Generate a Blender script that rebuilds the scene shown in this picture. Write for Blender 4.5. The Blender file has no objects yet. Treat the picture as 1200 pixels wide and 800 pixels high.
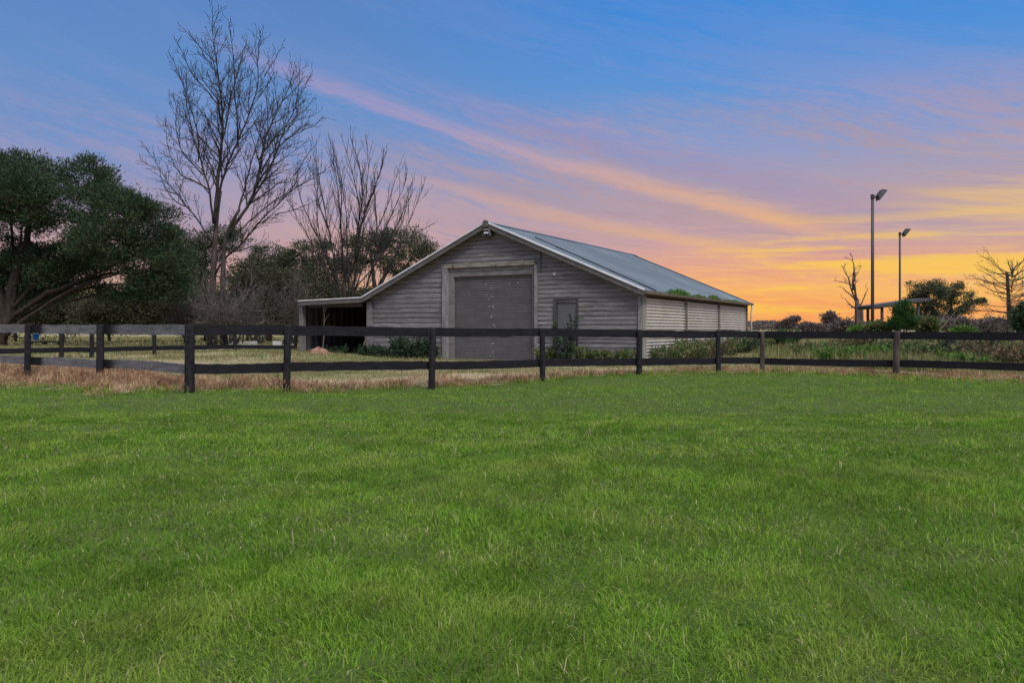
import bpy, bmesh, math, random
import numpy as np
from mathutils import Vector

random.seed(7)
RNG = np.random.default_rng(11)
C = bpy.context.scene.collection
F = 960.0            # focal length in photo pixels (1200 wide)
HZ = 386.0           # horizon row
EYE = 1.2


def P(px, py, Y):
    """place a feature seen at a photo pixel at a real distance Y (metres)"""
    return np.array([(px - 600.0) / F * Y, Y, EYE + (HZ - py) / F * Y])


def lin(r, g, b):
    f = lambda c: (c / 255 / 12.92) if c / 255 <= .04045 else ((c / 255 + .055) / 1.055) ** 2.4
    return (f(r), f(g), f(b), 1.0)


def ss(x):
    x = np.clip(x, 0, 1)
    return x * x * (3 - 2 * x)


_tab = np.random.default_rng(5).random((256, 256))


def vn(x, y, s, seed=0):
    x = np.asarray(x, float) * s + seed * 17.31
    y = np.asarray(y, float) * s + seed * 9.77
    xi = np.floor(x).astype(int); yi = np.floor(y).astype(int)
    fx = x - xi; fy = y - yi
    fx = fx * fx * (3 - 2 * fx); fy = fy * fy * (3 - 2 * fy)
    a = _tab[xi % 256, yi % 256]; b = _tab[(xi + 1) % 256, yi % 256]
    c = _tab[xi % 256, (yi + 1) % 256]; d = _tab[(xi + 1) % 256, (yi + 1) % 256]
    return (a * (1 - fx) + b * fx) * (1 - fy) + (c * (1 - fx) + d * fx) * fy


# ------------------------------------------------------------------ terrain
FX = np.array([-60, -30, -18.0, -11.0, -8.66, -5.93, -4.38, -1.78, .735, 3.3, 5.65, 6.97, 9.93, 12.3, 15.2, 30, 60])
FY = np.array([40, 29, 23.4, 18.6, 17.15, 15.07, 15.95, 17.75, 19.4, 21.0, 22.3, 22.9, 21.2, 19.0, 16.6, 6, -10])


def foff(x, y):
    return (np.asarray(y, float) - np.interp(x, FX, FY)) * .86


def edge(x, y):
    e = np.interp(x, [-14, -7, -5.5, -1, 2, 5, 8, 12, 16], [-1.1, -.9, .42, .38, .2, .05, -.6, -1.1, -1.3])
    return e + (vn(x, y, 1.1, 3) - .5) * .9 + (vn(x, y, 3.6, 13) - .5) * .7


def gz(x, y):
    x = np.asarray(x, float); y = np.asarray(y, float)
    z = (vn(x, y, .35, 1) - .5) * .10 + (vn(x, y, 1.3, 2) - .5) * .03
    z = z * ss(1.3 - np.hypot(x, y) / 90)
    z = z + .25 * ss((-x - 4.5) / 6) * ss((y - 24) / 12)
    o = foff(x, y)
    z = z + .15 * np.exp(-((o - .1) / .8) ** 2) * ss((-6.1 - x) / .8)
    z = z - .10 * np.exp(-((o + .3) / 1.6) ** 2) * ss((x + 5.2) / 1.5) * ss((1.5 - x) / 2)
    z = z + .18 * ss((x - 9) / 6) * ss((y - 24) / 8)
    z = z + 1.2 * ss((np.hypot(x, y) - 150) / 500)
    return z


# ------------------------------------------------------------------ helpers
def tag(o, label=None, cat=None, group=None, kind=None):
    if label: o['label'] = label
    if cat: o['category'] = cat
    if group: o['group'] = group
    if kind: o['kind'] = kind
    return o


def empty(name, loc, label, cat, group=None):
    o = bpy.data.objects.new(name, None)
    C.objects.link(o)
    o.location = Vector([float(v) for v in loc])
    o.empty_display_size = .2
    return tag(o, label, cat, group)


def origin(o):
    v = Vector((0, 0, 0))
    while o is not None:
        v = v + o.location
        o = o.parent
    return np.array(v)


def link(name, me, mat, parent=None):
    o = bpy.data.objects.new(name, me)
    C.objects.link(o)
    if mat is not None:
        for m in (mat if isinstance(mat, (list, tuple)) else [mat]):
            me.materials.append(m)
    if parent is not None:
        me.transform(__import__('mathutils').Matrix.Translation(-Vector(origin(parent))))
        o.parent = parent
    return o


class MB:
    def __init__(s):
        s.v = []; s.f = []; s.n = 0; s.a = []

    def add(s, verts, faces, attr=0.0):
        verts = np.asarray(verts, float).reshape(-1, 3)
        s.v.append(verts)
        s.a.append(np.broadcast_to(np.asarray(attr, float), (len(verts),)))
        s.f.extend([tuple(i + s.n for i in f) for f in faces])
        s.n += len(verts)

    def box(s, c, ax, ay, az, attr=0.0):
        """centre, three half-axis vectors"""
        c, ax, ay, az = (np.asarray(q, float) for q in (c, ax, ay, az))
        v = [c + sx * ax + sy * ay + sz * az for sz in (-1, 1) for sy in (-1, 1) for sx in (-1, 1)]
        f = [(0, 2, 3, 1), (4, 5, 7, 6), (0, 1, 5, 4), (2, 6, 7, 3), (0, 4, 6, 2), (1, 3, 7, 5)]
        if np.dot(np.cross(ax, ay), az) < 0:
            f = [q[::-1] for q in f]
        s.add(v, f, attr)

    def prism(s, poly, d, attr=0.0):
        """polygon (list of 3d points) pushed along d"""
        poly = np.asarray(poly, float); n = len(poly)
        v = np.vstack([poly, poly + np.asarray(d, float)])
        f = [tuple(range(n))[::-1], tuple(range(n, 2 * n))] + [(i, (i + 1) % n, n + (i + 1) % n, n + i) for i in range(n)]
        s.add(v, f, attr)

    def tube(s, path, rad, k=6, cap=True, attr=0.0):
        path = np.asarray(path, float); n = len(path)
        rad = np.broadcast_to(np.asarray(rad, float), (n,))
        t = np.empty_like(path)
        t[1:-1] = path[2:] - path[:-2]; t[0] = path[1] - path[0]; t[-1] = path[-1] - path[-2]
        t /= np.linalg.norm(t, axis=1)[:, None] + 1e-9
        m = np.abs(t.mean(0)); ref = np.eye(3)[int(np.argmin(m))]
        a = np.cross(t, ref); a /= np.linalg.norm(a, axis=1)[:, None] + 1e-9
        b = np.cross(t, a)
        ang = np.arange(k) * 2 * math.pi / k
        v = path[:, None] + rad[:, None, None] * (np.cos(ang)[None, :, None] * a[:, None] + np.sin(ang)[None, :, None] * b[:, None])
        f = []
        for i in range(n - 1):
            for j in range(k):
                q = (j + 1) % k
                f.append((i * k + j, i * k + q, (i + 1) * k + q, (i + 1) * k + j))
        if cap:
            f.append(tuple(range(k))[::-1]); f.append(tuple((n - 1) * k + j for j in range(k)))
        s.add(v.reshape(-1, 3), f, attr)

    def build(s, name, mat, parent=None, smooth=False):
        me = bpy.data.meshes.new(name)
        v = np.vstack(s.v)
        me.from_pydata(v.tolist(), [], s.f)
        if smooth:
            me.polygons.foreach_set('use_smooth', np.ones(len(me.polygons), bool))
        at = me.attributes.new('mark', 'FLOAT', 'POINT')
        at.data.foreach_set('value', np.concatenate(s.a).astype(np.float32))
        me.update()
        return link(name, me, mat, parent)


def fast_mesh(name, verts, loops, starts, totals):
    me = bpy.data.meshes.new(name)
    me.vertices.add(len(verts)); me.vertices.foreach_set('co', np.ascontiguousarray(verts, np.float32).ravel())
    me.loops.add(len(loops)); me.loops.foreach_set('vertex_index', np.ascontiguousarray(loops, np.int32))
    me.polygons.add(len(starts)); me.polygons.foreach_set('loop_start', np.ascontiguousarray(starts, np.int32))
    try:
        me.polygons.foreach_set('loop_total', np.ascontiguousarray(totals, np.int32))
    except Exception:
        pass
    me.update(calc_edges=True)
    return me


def quads_mesh(name, V):
    n = len(V)
    return fast_mesh(name, V.reshape(-1, 3), np.arange(n * 4), np.arange(n) * 4, np.full(n, 4))


def unit(v):
    return v / (np.linalg.norm(v, axis=-1, keepdims=True) + 1e-9)


def leaf_quads(pos, d, ln, w, rng):
    """rhombus leaves at pos pointing along d"""
    n = len(pos)
    d = unit(d)
    r = unit(np.cross(d, rng.normal(size=(n, 3))))
    up = unit(np.cross(r, d))
    ln = np.broadcast_to(ln, (n,))[:, None]; w = np.broadcast_to(w, (n,))[:, None]
    V = np.empty((n, 4, 3))
    V[:, 0] = pos
    V[:, 1] = pos + d * ln * .5 + r * w + up * w * .3
    V[:, 2] = pos + d * ln
    V[:, 3] = pos + d * ln * .5 - r * w + up * w * .3
    return V


def blades(name, x, y, h, w, leandir, lean, mat, rng, five=True, z=None):
    n = len(x)
    z = gz(x, y) - .01 if z is None else z
    b = np.stack([x, y, z], 1)
    fa = rng.random(n) * math.pi * 2
    side = np.stack([np.cos(fa), np.sin(fa), np.zeros(n)], 1) * (w[:, None] * .5)
    ld = np.stack([np.cos(leandir), np.sin(leandir), np.zeros(n)], 1)
    up = np.array([0, 0, 1.0])
    tip = b + up * (h * np.cos(lean))[:, None] + ld * (h * np.sin(lean))[:, None]
    if five:
        mid = b + up * (h * .55)[:, None] * np.cos(lean * .5)[:, None] + ld * (h * .55 * np.sin(lean * .45))[:, None]
        V = np.empty((n, 5, 3))
        V[:, 0] = b - side; V[:, 1] = b + side; V[:, 2] = mid + side * .75; V[:, 3] = mid - side * .75; V[:, 4] = tip
        base = (np.arange(n) * 5)[:, None]
        loops = (base + np.array([0, 1, 2, 3, 3, 2, 4])[None]).ravel()
        st = (np.arange(n) * 7)[:, None] + np.array([0, 4])[None]
        me = fast_mesh(name, V.reshape(-1, 3), loops, st.ravel(), np.tile([4, 3], n))
    else:
        V = np.empty((n, 3, 3))
        V[:, 0] = b - side; V[:, 1] = b + side; V[:, 2] = tip
        me = fast_mesh(name, V.reshape(-1, 3), np.arange(n * 3), np.arange(n) * 3, np.full(n, 3))
    return me


# ------------------------------------------------------------------ materials
class NT:
    def __init__(s, tree):
        s.t = tree; s.n = tree.nodes; s.l = tree.links

    def node(s, typ, **kw):
        nd = s.n.new(typ)
        for k, v in kw.items():
            setattr(nd, k, v)
        return nd

    def put(s, sock, v):
        if hasattr(v, 'is_linked') or isinstance(v, bpy.types.NodeSocket):
            s.l.new(v, sock)
        else:
            sock.default_value = v

    def math(s, op, a, b=None, c=None, clamp=False):
        nd = s.node('ShaderNodeMath', operation=op, use_clamp=clamp)
        s.put(nd.inputs[0], a)
        if b is not None: s.put(nd.inputs[1], b)
        if c is not None: s.put(nd.inputs[2], c)
        return nd.outputs[0]

    def smooth(s, v, a, b, lo=0.0, hi=1.0):
        nd = s.node('ShaderNodeMapRange', interpolation_type='SMOOTHSTEP')
        s.put(nd.inputs[0], v)
        nd.inputs[1].default_value = a; nd.inputs[2].default_value = b
        nd.inputs[3].default_value = lo; nd.inputs[4].default_value = hi
        return nd.outputs[0]

    def mix(s, f, a, b, blend='MIX'):
        nd = s.node('ShaderNodeMix', data_type='RGBA', blend_type=blend)
        s.put(nd.inputs[0], f)
        s.put(nd.inputs[6], a); s.put(nd.inputs[7], b)
        return nd.outputs[2]

    def noise(s, vec, scale, detail=4, rough=.55, dist=0.0):
        nd = s.node('ShaderNodeTexNoise')
        if vec is not None: s.l.new(vec, nd.inputs['Vector'])
        nd.inputs['Scale'].default_value = scale
        nd.inputs['Detail'].default_value = detail
        nd.inputs['Roughness'].default_value = rough
        nd.inputs['Distortion'].default_value = dist
        return nd.outputs[0]

    def ramp(s, f, stops):
        nd = s.node('ShaderNodeValToRGB')
        s.put(nd.inputs[0], f)
        e = nd.color_ramp.elements
        while len(e) > 1: e.remove(e[-1])
        e[0].position = stops[0][0]; e[0].color = stops[0][1]
        for p, c in stops[1:]:
            q = e.new(p); q.color = c
        return nd.outputs[0]

    def xyz(s, x, y, z):
        nd = s.node('ShaderNodeCombineXYZ')
        for i, v in enumerate((x, y, z)): s.put(nd.inputs[i], v)
        return nd.outputs[0]

    def scale(s, vec, sc):
        nd = s.node('ShaderNodeMapping')
        s.l.new(vec, nd.inputs[0]); nd.inputs['Scale'].default_value = sc
        return nd.outputs[0]


def new_mat(name):
    m = bpy.data.materials.new(name); m.use_nodes = True
    m.node_tree.nodes.clear()
    g = NT(m.node_tree)
    out = g.node('ShaderNodeOutputMaterial')
    return m, g, out


def v4(c):
    return (c[0], c[1], c[2], 1.0)


def surf(name, c1, c2, scale=(3, 3, 3), nscale=1.0, rough=.7, metal=0.0, bump=.2, spots=None, mark=None, spec=.4, bumpdist=.01, lo=.35, hi=.65, fine=None):
    """weathered surface: two tones by stretched noise, optional spots and a dark mark by vertex attribute"""
    m, g, out = new_mat(name)
    co = g.node('ShaderNodeNewGeometry').outputs['Position']
    sv = g.scale(co, scale)
    n = g.noise(sv, nscale, 6, .65)
    f = g.smooth(n, lo, hi)
    col = g.mix(f, v4(c1), v4(c2))
    if fine:
        nf = g.noise(co, fine[0], 3, .6)
        col = g.mix(g.smooth(nf, .4, .7, 0, fine[2]), col, v4(fine[1]))
    if spots:
        n2 = g.noise(co, spots[0], 5, .7)
        col = g.mix(g.smooth(n2, spots[2], spots[2] + .06), col, v4(spots[1]))
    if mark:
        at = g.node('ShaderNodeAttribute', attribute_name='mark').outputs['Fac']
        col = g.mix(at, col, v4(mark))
    b = g.node('ShaderNodeBsdfPrincipled')
    g.l.new(col, b.inputs['Base Color'])
    b.inputs['Roughness'].default_value = rough
    b.inputs['Metallic'].default_value = metal
    b.inputs['Specular IOR Level'].default_value = spec
    if bump:
        bp = g.node('ShaderNodeBump'); bp.inputs['Strength'].default_value = bump; bp.inputs['Distance'].default_value = bumpdist
        g.l.new(n, bp.inputs['Height']); g.l.new(bp.outputs[0], b.inputs['Normal'])
    g.l.new(b.outputs[0], out.inputs[0])
    return m


def leafmat(name, c1, c2, c3=None, f3=.08, trans=.35, patch=.8, rough=.6, patchcol=None, drift=None):
    """foliage: each leaf or blade has its own tone, plus broad drifts"""
    m, g, out = new_mat(name)
    geo = g.node('ShaderNodeNewGeometry')
    rnd = geo.outputs['Random Per Island']
    col = g.mix(rnd, v4(c1), v4(c2))
    if patchcol:
        n = g.noise(geo.outputs['Position'], patch, 4, .6)
        col = g.mix(g.smooth(n, .42, .68, 0, .75), col, v4(patchcol))
    if drift:
        nd_ = g.noise(geo.outputs['Position'], drift[1], 5, .65)
        col = g.mix(g.smooth(nd_, .43, .60, 0, drift[2]), col, v4(drift[0]))
    if c3:
        r2 = g.math('FRACT', g.math('MULTIPLY', rnd, 37.7))
        col = g.mix(g.math('LESS_THAN', r2, f3), col, v4(c3))
    b = g.node('ShaderNodeBsdfPrincipled')
    g.l.new(col, b.inputs['Base Color'])
    b.inputs['Roughness'].default_value = rough
    b.inputs['Specular IOR Level'].default_value = .12
    tr = g.node('ShaderNodeBsdfTranslucent'); g.l.new(col, tr.inputs[0])
    mx = g.node('ShaderNodeMixShader'); mx.inputs[0].default_value = trans
    g.l.new(b.outputs[0], mx.inputs[1]); g.l.new(tr.outputs[0], mx.inputs[2])
    g.l.new(mx.outputs[0], out.inputs[0])
    return m


M = {}
M['lawn'] = leafmat('lawn_blade', (.072, .180, .010), (.265, .425, .050), (.46, .42, .22), .035, .3, 1.1, .75, (.255, .315, .060), ((.070, .160, .013), .6, .6))
M['straw'] = leafmat('straw_blade', (.31, .185, .10), (.62, .45, .29), (.19, .08, .04), .2, .2, 2.4, .8, (.15, .075, .045))
M['meadow'] = leafmat('meadow_blade', (.14, .19, .06), (.27, .29, .12), (.34, .25, .15), .22, .3, .5, .7, (.13, .20, .05), ((.21, .14, .085), .4, .55))
M['weed'] = leafmat('weed_leaf', (.06, .11, .035), (.14, .19, .065), (.26, .20, .11), .22, .3, .8, .6)
M['rough'] = leafmat('rough_grass_blade', (.09, .16, .035), (.20, .24, .08), (.32, .25, .14), .3, .3, .4, .6, (.20, .15, .08))
M['rank'] = leafmat('nettle_leaf', (.06, .15, .02), (.13, .24, .05), (.2, .22, .09), .1, .3, .8, .6)
M['dock'] = leafmat('dock_leaf', (.10, .065, .04), (.22, .15, .09), (.09, .13, .05), .25, .2, .8, .7)
M['ivy'] = leafmat('ivy_leaf', (.018, .04, .022), (.05, .085, .04), None, 0, .2, 1, .45)
M['cypress'] = leafmat('cypress_spray', (.030, .060, .030), (.095, .140, .075), (.06, .05, .035), .08, .25, .35, .65, (.04, .075, .04))
M['cypress_bark'] = surf('dark_brown_bark', (.022, .017, .014), (.055, .043, .035), (5, 5, 1.2), 2.0, .9, bump=.7, bumpdist=.03, spec=.15)
M['hedge'] = leafmat('hedge_leaf', (.034, .044, .026), (.075, .082, .048), (.10, .085, .055), .22, .2, .4, .6)
M['gum'] = leafmat('gum_leaf', (.045, .065, .038), (.095, .11, .065), (.13, .10, .07), .1, .25, .3, .55)
M['farleaf'] = leafmat('far_leaf', (.11, .088, .085), (.19, .155, .15), None, 0, .2, .1, .8)
M['bright_shrub'] = leafmat('shrub_leaf', (.03, .09, .025), (.075, .15, .045), None, 0, .3, 1, .55)
M['bark'] = surf('grey_bark', (.036, .027, .025), (.080, .064, .058), (4, 4, 1), 2.0, .85, bump=.6, bumpdist=.03)
M['twig'] = surf('twig_bark', (.018, .015, .014), (.045, .038, .034), (3, 3, 1), 1.5, .85, bump=0)
M['darkbark'] = surf('brown_bark', (.04, .03, .024), (.10, .078, .062), (5, 5, 1.2), 2.0, .9, bump=.7, bumpdist=.03)
M['pale_twig'] = surf('pale_twig', (.075, .066, .058), (.145, .125, .11), (3, 3, 1), 2.0, .85, bump=0)
M['deadwood'] = surf('silver_deadwood', (.05, .038, .032), (.11, .088, .074), (6, 6, 1), 2.0, .8, bump=.4)
M['black_rail'] = surf('black_painted_rail', (.006, .006, .010), (.013, .013, .018), (1.5, 1.5, 6), 2.5, .75, bump=.5, bumpdist=.006, spots=(9, (.16, .15, .13), .69), fine=(25, (.024, .023, .026), .5), spec=.2)
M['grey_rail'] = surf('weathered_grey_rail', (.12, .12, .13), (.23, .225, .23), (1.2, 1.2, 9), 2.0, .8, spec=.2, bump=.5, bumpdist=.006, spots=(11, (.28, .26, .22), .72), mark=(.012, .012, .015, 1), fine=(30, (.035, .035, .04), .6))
M['post'] = surf('black_log_post', (.008, .008, .012), (.022, .021, .025), (8, 8, 1.2), 2.0, .78, bump=.8, bumpdist=.012, spots=(10, (.12, .10, .08), .72), fine=(14, (.035, .032, .03), .6), spec=.2)
M['post_brown'] = surf('brown_worn_post', (.03, .024, .02), (.10, .08, .065), (8, 8, 1.2), 2.0, .75, bump=.8, bumpdist=.012)
M['metal_light'] = surf('galvanised_cap', (.55, .56, .58), (.70, .71, .73), (2, 2, 2), 1.0, .5, 0, bump=0)
M['barge'] = surf('barge_timber', (.085, .077, .075), (.14, .128, .124), (2, 2, 6), 1.5, .75, bump=.3)
M['frame'] = surf('grey_frame_timber', (.17, .165, .17), (.29, .28, .285), (5, 5, 1.2), 1.5, .75, bump=.4, fine=(20, (.12, .11, .11), .5))
M['header'] = surf('header_timber', (.13, .12, .12), (.20, .19, .19), (1.5, 1.5, 6), 1.5, .75, bump=.3)
M['moss_board'] = surf('mossy_board', (.16, .155, .12), (.29, .27, .24), (1.5, 1.5, 7), 1.5, .8, bump=.4, spots=(4, (.10, .11, .05), .55))
M['roller'] = surf('roller_steel', (.132, .124, .128), (.162, .153, .158), (.5, .5, 3), 1.5, .55, .1, bump=0, fine=(3, (.115, .107, .11), .6))
M['rivet'] = surf('bare_scuff', (.55, .53, .5), (.7, .68, .65), (2, 2, 2), 1, .5, bump=0)
M['door'] = surf('grey_door_paint', (.095, .095, .104), (.12, .12, .13), (1, 1, 1), 1, .6, bump=0)
M['darktrim'] = surf('dark_trim', (.045, .045, .05), (.08, .078, .082), (4, 4, 2), 2, .7, bump=.2)
M['corr'] = surf('corrugated_iron', (.56, .53, .48), (.66, .63, .58), (.35, .35, .35), 1.2, .55, .1, bump=0, fine=(2.5, (.46, .42, .37), .4))
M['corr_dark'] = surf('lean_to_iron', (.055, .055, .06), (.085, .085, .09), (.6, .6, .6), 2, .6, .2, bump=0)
M['lean_to_shade'] = surf('shade_dark_timber', (.008, .008, .009), (.014, .013, .013), (4, 4, 2), 2, .9, bump=.2, spec=.1)  # near-black: the shade inside the lean-to is put into this wall colour
M['corner'] = surf('grey_corner_post', (.19, .19, .165), (.30, .295, .265), (4, 4, 1), 1.5, .75, bump=.3)
M['stud'] = surf('brown_stud', (.11, .085, .072), (.17, .14, .12), (4, 4, 1), 1.5, .75, bump=.3)
M['roof'] = surf('zinc_roof', (.085, .115, .145), (.13, .165, .20), (.25, .25, .25), 1.5, .45, .2, bump=0, fine=(1.2, (.09, .12, .155), .6))
M['dark_metal'] = surf('dark_steel', (.035, .035, .04), (.06, .058, .06), (2, 2, 1), 2, .5, .3, bump=0)
M['pole'] = surf('galvanised_pole', (.05, .05, .055), (.065, .064, .068), (1, 1, .2), 2, .6, .1, bump=0)
M['white_metal'] = surf('white_metal', (.6, .6, .58), (.75, .75, .73), (2, 2, 2), 1, .5, bump=0)
M['glass'] = surf('lamp_glass', (.05, .06, .07), (.09, .1, .11), (2, 2, 2), 1, .1, bump=0)
M['gutter'] = surf('brown_gutter', (.12, .095, .08), (.19, .155, .13), (2, 2, 2), 2, .6, bump=0)
M['blue'] = surf('blue_plastic', (.02, .19, .55), (.03, .25, .65), (2, 2, 2), 1, .4, bump=0)
M['pale_block'] = surf('pale_concrete', (.42, .41, .39), (.56, .55, .53), (3, 3, 3), 1, .8, bump=.2)
M['brick'] = surf('red_clay', (.22, .11, .08), (.33, .19, .14), (6, 6, 6), 1, .85, bump=.4)
M['slate_roof'] = surf('shelter_sheet', (.06, .055, .055), (.10, .092, .09), (2, 2, 2), 1, .6, .2, bump=0)

# weatherboard: every board has its own tone, with long grain and scuffed pale streaks
m, g, out = new_mat('weathered_board')
geo = g.node('ShaderNodeNewGeometry')
co = geo.outputs['Position']
rnd = geo.outputs['Random Per Island']
base = g.mix(rnd, (.160, .152, .156, 1), (.262, .250, .255, 1))
gr = g.noise(g.scale(co, (1.1, 1.1, 16)), 1.4, 6, .7)
base = g.mix(g.smooth(gr, .38, .68), base, (.105, .094, .095, 1))
bl = g.noise(g.scale(co, (1.4, 1.4, 9)), 1.7, 6, .75)
base = g.mix(g.smooth(bl, .52, .70, 0, .6), base, (.42, .395, .385, 1))
b = g.node('ShaderNodeBsdfPrincipled'); g.l.new(base, b.inputs['Base Color']); b.inputs['Roughness'].default_value = .75
b.inputs['Specular IOR Level'].default_value = .3
bp = g.node('ShaderNodeBump'); bp.inputs['Strength'].default_value = .4; bp.inputs['Distance'].default_value = .01
g.l.new(gr, bp.inputs['Height']); g.l.new(bp.outputs[0], b.inputs['Normal'])
g.l.new(b.outputs[0], out.inputs[0])
M['board'] = m

# ground
m, g, out = new_mat('ground_soil')
geo = g.node('ShaderNodeNewGeometry'); co = geo.outputs['Position']
st = g.node('ShaderNodeAttribute', attribute_name='straw').outputs['Fac']
md = g.node('ShaderNodeAttribute', attribute_name='meadow').outputs['Fac']
tr = g.node('ShaderNodeAttribute', attribute_name='track').outputs['Fac']
n1 = g.noise(co, .6, 6, .6); n2 = g.noise(co, 7, 5, .7)
lawn = g.mix(g.smooth(n1, .35, .65), (.05, .085, .018, 1), (.075, .11, .025, 1))
lawn = g.mix(g.smooth(n2, .45, .7, 0, .7), lawn, (.06, .055, .03, 1))
strw = g.mix(g.smooth(n2, .35, .65), (.20, .13, .085, 1), (.42, .32, .22, 1))
n3 = g.noise(co, .22, 6, .65)
mead = g.mix(g.smooth(n3, .38, .62), (.18, .18, .085, 1), (.32, .26, .16, 1))
trk = g.mix(g.smooth(n2, .3, .7), (.29, .22, .145, 1), (.40, .32, .215, 1))
col = g.mix(g.math('ADD', md, g.math('MULTIPLY', g.math('SUBTRACT', n2, .5), .3), clamp=True), lawn, mead)
col = g.mix(tr, col, trk)
col = g.mix(g.smooth(g.math('ADD', st, g.math('MULTIPLY', g.math('SUBTRACT', n2, .5), .8)), .35, .65), col, strw)
b = g.node('ShaderNodeBsdfPrincipled'); g.l.new(col, b.inputs['Base Color']); b.inputs['Roughness'].default_value = .95
b.inputs['Specular IOR Level'].default_value = .1
bp = g.node('ShaderNodeBump'); bp.inputs['Strength'].default_value = .6; bp.inputs['Distance'].default_value = .05
g.l.new(n2, bp.inputs['Height']); g.l.new(bp.outputs[0], b.inputs['Normal'])
g.l.new(b.outputs[0], out.inputs[0])
M['ground'] = m

# ------------------------------------------------------------------ ground sheet
xs = np.concatenate([[-1600, -900, -500, -300, -200, -140, -100, -75, -60, -50], np.arange(-42, 42.1, .5), [50, 60, 75, 100, 140, 200, 300, 500, 900, 1600]])
ys = np.concatenate([[-300, -120, -60, -35, -22, -14, -9], np.arange(-6, 62.1, .5), [66, 72, 80, 90, 105, 125, 150, 190, 240, 320, 450, 650, 950, 1400, 2200]])
gx, gy = np.meshgrid(xs, ys)
gv = np.stack([gx, gy, gz(gx, gy)], -1).reshape(-1, 3)
nx, ny = len(xs), len(ys)
ii = (np.arange(ny - 1)[:, None] * nx + np.arange(nx - 1)[None]).ravel()
loops = np.stack([ii, ii + 1, ii + nx + 1, ii + nx], 1)
me = fast_mesh('ground', gv, loops.ravel(), np.arange(len(ii)) * 4, np.full(len(ii), 4))
o = foff(gv[:, 0], gv[:, 1]); e = edge(gv[:, 0], gv[:, 1])
straw = ss((o - e + .2) / .4) * ss((1.6 - o) / 1.2)
straw = np.maximum(straw, .9 * np.exp(-((gv[:, 0] + 11.5) / 3.2) ** 2 - ((gv[:, 1] - 25) / 4.0) ** 2))
meadow = ss((o - e) / .8)
track = ss((o - .7) / .7) * ss((4.2 - o) / 1.4) * .8 * ss((4 - gv[:, 0]) / 3)
for nm, a in (('straw', straw), ('meadow', meadow), ('track', track)):
    me.attributes.new(nm, 'FLOAT', 'POINT').data.foreach_set('value', a.astype(np.float32))
me.polygons.foreach_set('use_smooth', np.ones(len(ii), bool))
ground = link('ground', me, M['ground']); tag(ground, kind='structure')

# ------------------------------------------------------------------ lawn grass
def scatter(y0, y1, dens, rng, half=.66, margin=1.2):
    w = half * y1 + margin
    n = int((y1 - y0) * 2 * w * dens)
    x = (rng.random(n) * 2 - 1) * w; y = y0 + rng.random(n) * (y1 - y0)
    k = np.abs(x) < half * y + margin
    return x[k], y[k]


def join_stuff(name, meshes, mat, label, cat):
    """several blade meshes of one ground cover become one object"""
    bm = None
    vs, ls, ts, off = [], [], [], 0
    for me in meshes:
        nv = len(me.vertices); v = np.empty(nv * 3, np.float32); me.vertices.foreach_get('co', v)
        l = np.empty(len(me.loops), np.int32); me.loops.foreach_get('vertex_index', l)
        t = np.empty(len(me.polygons), np.int32); me.polygons.foreach_get('loop_total', t)
        vs.append(v.reshape(-1, 3)); ls.append(l + off); ts.append(t); off += nv
        bpy.data.meshes.remove(me)
    t = np.concatenate(ts)
    me = fast_mesh(name, np.vstack(vs), np.concatenate(ls), np.concatenate([[0], np.cumsum(t)[:-1]]), t)
    ob = link(name, me, mat)
    return tag(ob, label, cat, kind='stuff')


rng = np.random.default_rng(21)
parts = []
for (y0, y1, dens, hh, ww, five) in ((1.9, 4.2, 10500, .058, .0040, True), (4.2, 7.5, 5200, .056, .0052, True), (7.5, 12, 2300, .055, .0078, True), (12, 25, 1000, .054, .0125, False)):
    x, y = scatter(y0, y1, dens, rng)
    o = foff(x, y); e = edge(x, y)
    k = o < e + .35 * rng.random(len(x))
    x, y = x[k], y[k]
    bare = vn(x, y, 1.1, 8) + .35 * vn(x, y, 6, 12)
    k = rng.random(len(x)) < np.clip(2.0 - 1.3 * bare, .55, 1)
    x, y = x[k], y[k]
    n = len(x)
    tuft = vn(x, y, 3.3, 4) * .5 + vn(x, y, .9, 6) * .5
    h = hh * (.58 + .85 * tuft ** 1.3) * (.6 + .7 * rng.random(n))
    tall = rng.random(n) < .03
    h = np.where(tall, h * 1.9, h)
    ld = vn(x, y, 2.6, 5) * 11 + rng.normal(0, 1.25, n)
    lean = np.clip(rng.normal(.88, .38, n), .05, 1.5)
    w = ww * (.7 + .6 * rng.random(n))
    parts.append(blades('b', x, y, h, w, ld, lean, None, rng, five))
# longer unmown grass where the lawn meets the straw and the posts
x, y = scatter(11, 28, 900, rng, .70, 2)
o = foff(x, y) - edge(x, y)
k = (np.abs(o + .12) < .34 * (.4 + 1.2 * vn(x, y, 1.4, 19))) & (rng.random(len(x)) < .15 + .9 * vn(x, y, 2.4, 18))
x, y = x[k], y[k]; n = len(x)
parts.append(blades('b', x, y, .07 + .12 * rng.random(n), .008 + .006 * rng.random(n), rng.random(n) * 6.28, np.clip(rng.normal(.7, .35, n), .05, 1.4), None, rng, True))
lawn = join_stuff('lawn_grass', parts, M['lawn'], 'short green mown grass of the paddock in front of the black fence', 'grass')

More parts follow.
